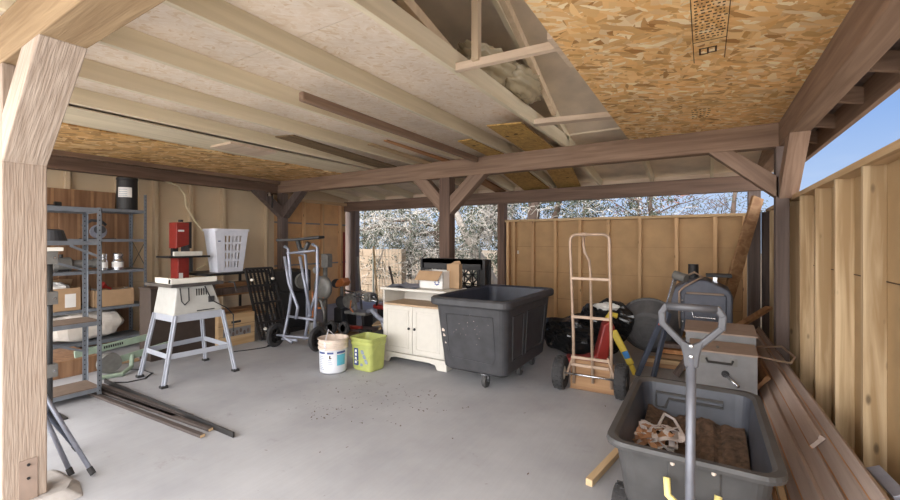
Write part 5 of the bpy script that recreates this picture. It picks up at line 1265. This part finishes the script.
leaner(0.00, 2.2, 4.9, w=0.10, lb='grey-brown primed trim board lowest against the right wall')
leaner(0.075, 2.1, 6.3, lb='grey-brown primed trim board second from the floor along the right wall', lift=0.024)
leaner(0.155, 2.0, 6.4, lb='grey-brown primed trim board third from the floor along the right wall', lift=0.004)
leaner(0.225, 2.9, 6.2, lb='shorter grey-brown trim board fourth from the floor along the right wall', lift=0.030)
leaner(0.245, 2.0, 6.3, lb='grey-brown primed trim board second from the top along the right wall', lift=0.004)
leaner(0.325, 1.95, 6.5, lb='narrow topmost primed trim board against the studs', w=0.055, lift=0.018)
leaner(0.02, 4.30, 6.3, lb='short wide brown board on top of the trim boards, ending beside the grey boxes', w=0.20, lift=0.058, th=0.03, mt='raw_brown_y')
tag(BX(0.40, 0.62, 2.3, 2.5, 0.0, 0.08).out('timber_block', 'raw_brown_x', bev=0.004), 'brown timber block propping the near ends of the trim boards', 'block')
tag(MB().beam((0.335, 2.0, 0.045), (0.345, 5.2, 0.045), 0.045, 0.09).out('timber', 'orange_y', bev=0.003), 'orange-brown plank on edge, right of the garden cart', 'timber')
tag(MB().beam((0.275, 2.9, 0.035), (0.285, 4.6, 0.035), 0.06, 0.07).out('timber', 'orange_y', bev=0.003), 'short orange-brown timber closest to the garden cart', 'timber')
tag(MB().beam((0.31, 1.75, 0.11), (0.35, 3.4, 0.11), 0.03, 0.04).out('timber', 'fir_y', bev=0.003), 'slim pale stick lying on the planks beside the cart', 'timber')
tag(MB().beam((0.655, 2.30, 0.40), (0.64, 2.56, 0.39), 0.05, 0.02, (-0.5, 0, 1)).out('metal_channel', 'silver', bev=0.003), 'pale metal channel on top of the trim boards at the lower right', 'metal channel')
tag(MB().tube([(0.60, 4.35, 0.40), (0.66, 4.6, 0.40), (0.62, 5.0, 0.40), (0.40, 4.95, 0.38)], 0.009, 8).tube([(0.60, 4.35, 0.40), (0.30, 4.42, 0.42)], 0.009, 8).out('wire_hoop', 'hand_truck_paint', smooth=True), 'bent tan metal hoop lying across the trim boards beside the grey boxes', 'hoop')
tag(MB().beam((0.16, 5.25, 0.40), (0.64, 6.1, 0.62), 0.07, 0.035).out('board', 'raw_brown_y', bev=0.003), 'short brown stick lying across the far end of the trim boards', 'stick')
# short stick left of the cart
tag(MB().beam((-0.565, 2.44, 0.02), (-0.46, 3.05, 0.02), 0.04, 0.04).out('wood_stick', 'fir_y', bev=0.003), 'square pale wood stick on the floor left of the garden cart', 'stick')

# ================================================================== GARDEN CART
t = thing('garden_cart', 'large grey plastic dump cart with dirt in it at the lower right', 'cart', (-0.06, 2.40, 0))
cx0, cx1, cy0, cy1 = -0.325, 0.33, -0.48, 0.57
def cr_(gx, gy, z, r): return rrect(cx0 + gx, cx1 - gx, cy0 + gy, cy1 - gy, z, r, 6)
outer = [cr_(0.10, 0.14, 0.20, 0.05), cr_(0.07, 0.10, 0.22, 0.06), cr_(0.035, 0.04, 0.505, 0.08)]
MB().loft(outer, True, False).out('tub', 'cart_plastic', t)
MB().loft([cr_(0.03, 0.035, 0.50, 0.08), cr_(0.003, 0.003, 0.495, 0.09), cr_(0.0, 0.0, 0.51, 0.09), cr_(0.004, 0.004, 0.526, 0.09), cr_(0.03, 0.03, 0.526, 0.08), cr_(0.045, 0.05, 0.51, 0.075)], False, False).out('rim', 'cart_plastic', t, smooth=False)
MB().loft([cr_(0.045, 0.05, 0.51, 0.075), cr_(0.075, 0.10, 0.25, 0.05)], False, True).out('inner_tub', 'cart_inner', t)
m = MB()
for x in (-0.12, -0.02, 0.08, 0.17): m.bx(x - 0.012, x + 0.012, cy0 + 0.13, cy1 - 0.13, 0.25, 0.262)
m.out('floor_ribs', 'cart_inner', t, 0.003)
m = MB().tube([(-0.20, cy1 - 0.068, 0.455), (0.15, cy1 - 0.068, 0.455), (0.15, cy1 - 0.074, 0.425), (-0.13, cy1 - 0.074, 0.425), (-0.15, cy1 - 0.08, 0.37), (-0.20, cy1 - 0.08, 0.37)], 0.009, 6, True).out('embossed_panel', 'cart_plastic', t)
m = MB()
for _ in range(34):
    x, z = rng.gauss(-0.14, 0.05), rng.gauss(0.33, 0.05)
    if 0.22 < z < 0.5 and x > -0.24: y_ = cy0 + 0.14 - (z - 0.2) / 0.33 * 0.10 - 0.003; w = rng.uniform(.002, .008); m.bx(x, x + w, y_ - 0.002, y_ + 0.004, z, z + w * rng.uniform(1, 2))
for (x, z, w, h) in ((-0.165, 0.335, 0.022, 0.020), (-0.16, 0.27, 0.006, 0.06), (-0.112, 0.29, 0.006, 0.07), (-0.098, 0.35, 0.005, 0.04)):
    y_ = cy0 + 0.14 - (z + h / 2 - 0.2) / 0.33 * 0.10 - 0.004; m.bx(x, x + w, y_ - 0.003, y_ + 0.006, z, z + h)
m.out('paint_splashes', 'paper_white', t, label='white paint splashes')
b_ = MB().hexa([(-0.075, cy0 + 0.09, 0.26), (0.115, cy0 + 0.09, 0.26), (0.115, cy0 + 0.14, 0.26), (-0.075, cy0 + 0.14, 0.26)], [(-0.075, cy0 + 0.03, 0.50), (0.115, cy0 + 0.03, 0.50), (0.115, cy0 + 0.08, 0.50), (-0.075, cy0 + 0.08, 0.50)]).out('latch_plate', 'cart_plastic', t, 0.006)
for x in (-0.055, 0.09): MB().ell((x, cy0 + 0.036, 0.475), 0.009, 0.005, 0.009, 10, 6).out('bolt', 'pail_dirty', b_)
MB().tube([(-0.075, cy0 + 0.02, 0.42), (-0.07, cy0 + 0.0, 0.36), (-0.03, cy0 - 0.01, 0.335), (0.05, cy0 - 0.01, 0.335), (0.10, cy0 + 0.0, 0.36), (0.105, cy0 + 0.02, 0.40)], 0.014, 8).out('yellow_latch', 'cream_plastic', t, smooth=True)
for (x, y) in ((-0.27, -0.30), (0.27, -0.30), (-0.27, 0.42), (0.27, 0.42)):
    ty = tyre(t, (x, y, 0.125), 0.125, 0.08, 'X', 'wheel', 18)
    MB().lathe([(0, -0.035), (0.05, -0.035), (0.06, 0), (0.05, 0.035), (0, 0.035)], (x, y, 0.125), 18, 'X').out('hub', 'cart_plastic', ty)
m = MB()
for y in (-0.30, 0.42): m.cyl((-0.25, y, 0.125), (0.25, y, 0.125), 0.012)
m.bx(-0.15, 0.15, -0.36, 0.46, 0.165, 0.20); m.bx(-0.12, -0.09, -0.33, -0.27, 0.12, 0.17); m.bx(0.09, 0.12, -0.33, -0.27, 0.12, 0.17); m.bx(-0.12, -0.09, 0.39, 0.45, 0.12, 0.17); m.bx(0.09, 0.12, 0.39, 0.45, 0.12, 0.17)
m.out('chassis', 'black_metal', t)
# upright pull handle
hl = Vector((0.018, -0.66, 0))
MB().tube([hl + Vector((0.0, 0.20, 0.17)), hl + Vector((-0.006, 0.04, 0.19)), hl + Vector((-0.006, 0.0, 0.26)), hl + Vector((0, 0, 0.98))], 0.016, 12).out('handle_shaft', 'cart_steel', t, smooth=True)
c = hl + Vector((0, 0, 0))
m = MB()
for s in (-1, 1):
    m.beam(c + Vector((s * 0.008, 0, 1.005)), c + Vector((s * 0.094, 0, 1.095)), 0.024, 0.022, (0, 0, 1)); m.beam(c + Vector((s * 0.092, 0, 1.085)), c + Vector((s * 0.096, 0, 1.142)), 0.022, 0.024, (1, 0, 0)); m.beam(c + Vector((s * 0.098, 0, 1.132)), c + Vector((s * 0.076, 0, 1.166)), 0.024, 0.022, (0, 0, 1))
m.prism([(c.x - 0.040, 1.045), (c.x, 1.025), (c.x + 0.040, 1.045), (c.x + 0.026, 0.985), (c.x + 0.022, 0.945), (c.x - 0.022, 0.945), (c.x - 0.026, 0.985)], c.y - 0.014, c.y + 0.014, 'XZ')
gp = m.out('grip_frame', 'handle_steel', t, 0.005)
MB().cyl(c + Vector((-0.08, 0, 1.158)), c + Vector((0.08, 0, 1.158)), 0.014, n=14).out('grip', 'handle_steel', t, smooth=True)
for z in (0.985, 1.022): MB().ell(c + Vector((0, -0.017, z)), 0.008, 0.005, 0.008, 12, 6).out('bolt', 'chrome', gp)
# dirt and straps in the cart
m = MB(); nx2, ny2 = 26, 34; vs = []
for j in range(ny2 + 1):
    for i in range(nx2 + 1):
        u, v = i / nx2, j / ny2; x = -0.30 + 0.49 * u; y = 2.03 + 0.83 * v
        z = 0.268 + 0.09 * max(0, v - 0.5) * 1.8 + 0.12 * max(0, 0.3 - u) + rng.uniform(0, 0.010) + 0.012 * math.sin(u * 9) * math.sin(v * 11)
        for q in (0.28, 0.52, 0.76):
            if abs(u - q) < 0.03: z -= 0.014
        vs.append((x, y, max(z, 0.253)))
m.add(vs, [(j * (nx2 + 1) + i, j * (nx2 + 1) + i + 1, (j + 1) * (nx2 + 1) + i + 1, (j + 1) * (nx2 + 1) + i) for j in range(ny2) for i in range(nx2)])
tag(stuff(m.out('loose_dirt', 'soil')), 'brown dirt and wood crumbs covering the floor of the cart', 'dirt')
sg = random.Random(4)
def ribbon(name, mt, lb, n, cx, cy, z0, seed, w=0.022):
    g_ = random.Random(seed); m = MB(); pts = []
    a = g_.uniform(0, 6.28)
    for i in range(n):
        a += g_.uniform(0.35, 0.75); r_ = g_.uniform(0.035, 0.115)
        pts.append(Vector((cx + r_ * math.cos(a), cy + r_ * math.sin(a) * 1.15, z0 + g_.uniform(0.0, 0.075))))
    sm = []
    for i in range(len(pts) - 3):
        for k in range(4):
            tt = k / 4; p0, p1, p2, p3 = pts[i:i + 4]
            sm.append(0.5 * ((2 * p1) + (p2 - p0) * tt + (2 * p0 - 5 * p1 + 4 * p2 - p3) * tt ** 2 + (3 * p1 - p0 - 3 * p2 + p3) * tt ** 3))
    for i in range(len(sm) - 1):
        d = sm[i + 1] - sm[i]
        if d.length > 1e-4: m.beam(sm[i], sm[i + 1] + d * 0.08, w, 0.003, Vector((0.3 * math.sin(i * .3), 0.3 * math.cos(i * .37), 1)))
    return tag(m.out(name, mt), lb, 'strap')
ribbon('ratchet_strap', 'strap_pale', 'tangled pale grey strap in the left of the cart', 40, -0.215, 2.46, 0.33, 3, 0.028)
ribbon('ratchet_strap', 'strap_tan', 'tangled tan strap mixed with the grey one in the cart', 32, -0.23, 2.44, 0.32, 9, 0.030)
tag(MB().tube([(-0.22, 2.60, 0.37), (-0.20, 2.70, 0.40), (-0.15, 2.70, 0.38), (-0.10, 2.60, 0.34), (-0.06, 2.46, 0.30), (-0.07, 2.34, 0.29)], 0.008, 6).out('webbing_strap', 'strap_pale'), 'pale strap end trailing to the right over the dirt in the cart', 'strap')

# ================================================================== STORED ON THE JOISTS
tag(MB().beam((-2.615, 2.10, 2.50), (-2.63, 4.985, 2.50), 0.055, 0.075).out('stored_timber', 'beam_y', bev=0.012), 'long dark brown timber slung under the pale ceiling joists', 'timber')
tag(MB().hexa([(-3.98, 2.86, 2.526), (-3.76, 2.92, 2.526), (-4.00, 4.98, 2.526), (-4.30, 4.90, 2.526)], [(-3.98, 2.86, 2.54), (-3.76, 2.92, 2.54), (-4.00, 4.98, 2.54), (-4.30, 4.90, 2.54)]).out('stored_board', 'weathered_y'), 'mottled grey-green board under the joists left of the long brown timber', 'board')
tag(MB().hexa([(-3.10, 3.62, 2.528), (-3.04, 3.62, 2.528), (-3.05, 4.98, 2.528), (-3.17, 4.98, 2.528)], [(-3.10, 3.62, 2.54), (-3.04, 3.62, 2.54), (-3.05, 4.98, 2.54), (-3.17, 4.98, 2.54)]).out('stored_board', 'orange_y'), 'thin orange-brown strip under the joists above the middle post', 'board')
tag(MB().hexa([(-3.38, 3.66, 2.528), (-3.30, 3.66, 2.528), (-3.36, 4.98, 2.528), (-3.50, 4.98, 2.528)], [(-3.38, 3.66, 2.54), (-3.30, 3.66, 2.54), (-3.36, 4.98, 2.54), (-3.50, 4.98, 2.54)]).out('stored_board', 'fir_y'), 'thin yellow strip under the joists above the middle post', 'board')
def knotted(pts, z0, z1, mt, lb, knots=()):
    lo = [(x, y, zz) for (x, y), zz in zip(pts, z0)]; hi = [(x, y, zz) for (x, y), zz in zip(pts, z1)]
    o = MB().hexa(lo, hi).out('strand_board_strip', mt); tag(o, lb, 'board')
    for (x, y, z) in knots:
        q = MB().cyl((x, y, z - 0.001), (x, y, z + 0.003), 0.022, n=10).out('knot', 'ink', o); q.location = -o.location
knotted([(-1.85, 3.72), (-1.52, 3.80), (-1.60, 5.14), (-1.96, 5.14)], [2.541] * 4, [2.555] * 4, 'osb_strip', 'wider yellow strand-board strip across the cross beam', ((-1.72, 4.15, 2.540), (-1.84, 4.2, 2.540)))
knotted([(-2.42, 4.12), (-2.24, 4.12), (-2.26, 5.14), (-2.50, 5.14)], [2.541] * 4, [2.555] * 4, 'osb_strip', 'narrow yellow strand-board strip across the cross beam, left of the wider one', ((-2.36, 4.4, 2.540),))
knotted([(-1.86, 5.16), (-1.50, 5.16), (-1.75, 7.0), (-2.14, 7.0)], [2.54, 2.54, 2.30, 2.30], [2.555, 2.555, 2.315, 2.315], 'osb_strip', 'yellow strand-board strip sloping to the rear beam, right-hand one', ((-1.8, 6.4, 2.375),))
knotted([(-2.62, 5.16), (-2.26, 5.16), (-2.28, 7.0), (-2.74, 7.0)], [2.54, 2.54, 2.30, 2.30], [2.555, 2.555, 2.315, 2.315], 'osb_strip', 'yellow strand-board strip sloping to the rear beam, left-hand one')
knotted([(-3.3, 5.16), (-3.1, 5.16), (-3.1, 7.0), (-3.3, 7.0)], [2.54, 2.54, 2.30, 2.30], [2.565, 2.565, 2.325, 2.325], 'raw_brown_y', 'brown board sloping to the rear beam behind the middle brace')
def wrapf(d): return 1 + 0.10 * math.sin(14 * d.z + 3 * d.x) + 0.06 * math.sin(21 * d.x + 8 * d.y) + 0.05 * math.cos(16 * d.y)
t = thing('insulation_bundle', 'bundle wrapped in shiny clear plastic lying in the opening above the joists', 'bundle', (-1.60, 3.15, 2.70))
MB().ell((0.04, 0.0, 0.13), 0.22, 0.42, 0.14, 44, 28, wrapf).ell((0.20, 0.36, 0.10), 0.15, 0.34, 0.13, 30, 20, wrapf).out('wrap', 'insulation_wrap', t, smooth=True)

# ================================================================== LITTER
m = MB()
g_ = random.Random(17)
for _ in range(170):
    cxl, cyl, sp_ = g_.choice(((-2.5, 2.65, .22), (-2.3, 2.9, .25), (-2.9, 3.0, .3), (-2.1, 2.95, .2), (-2.6, 2.35, .15), (-2.0, 2.2, .9)))
    x, y = g_.gauss(cxl, sp_), g_.gauss(cyl, sp_ * .8); a = g_.uniform(0, 3.14); l = g_.uniform(0.004, 0.016)
    dx, dy = math.cos(a) * l, math.sin(a) * l; w = 0.4
    m.add([(x - dx, y - dy, .003), (x + dy * w, y - dx * w, .006), (x + dx, y + dy, .004), (x - dy * w, y + dx * w, .003)], [(0, 1, 2, 3)])
tag(stuff(m.out('leaf_litter', 'dried_leaf')), 'scattered dry leaf crumbs on the concrete floor in front of the cabinet', 'leaf litter')
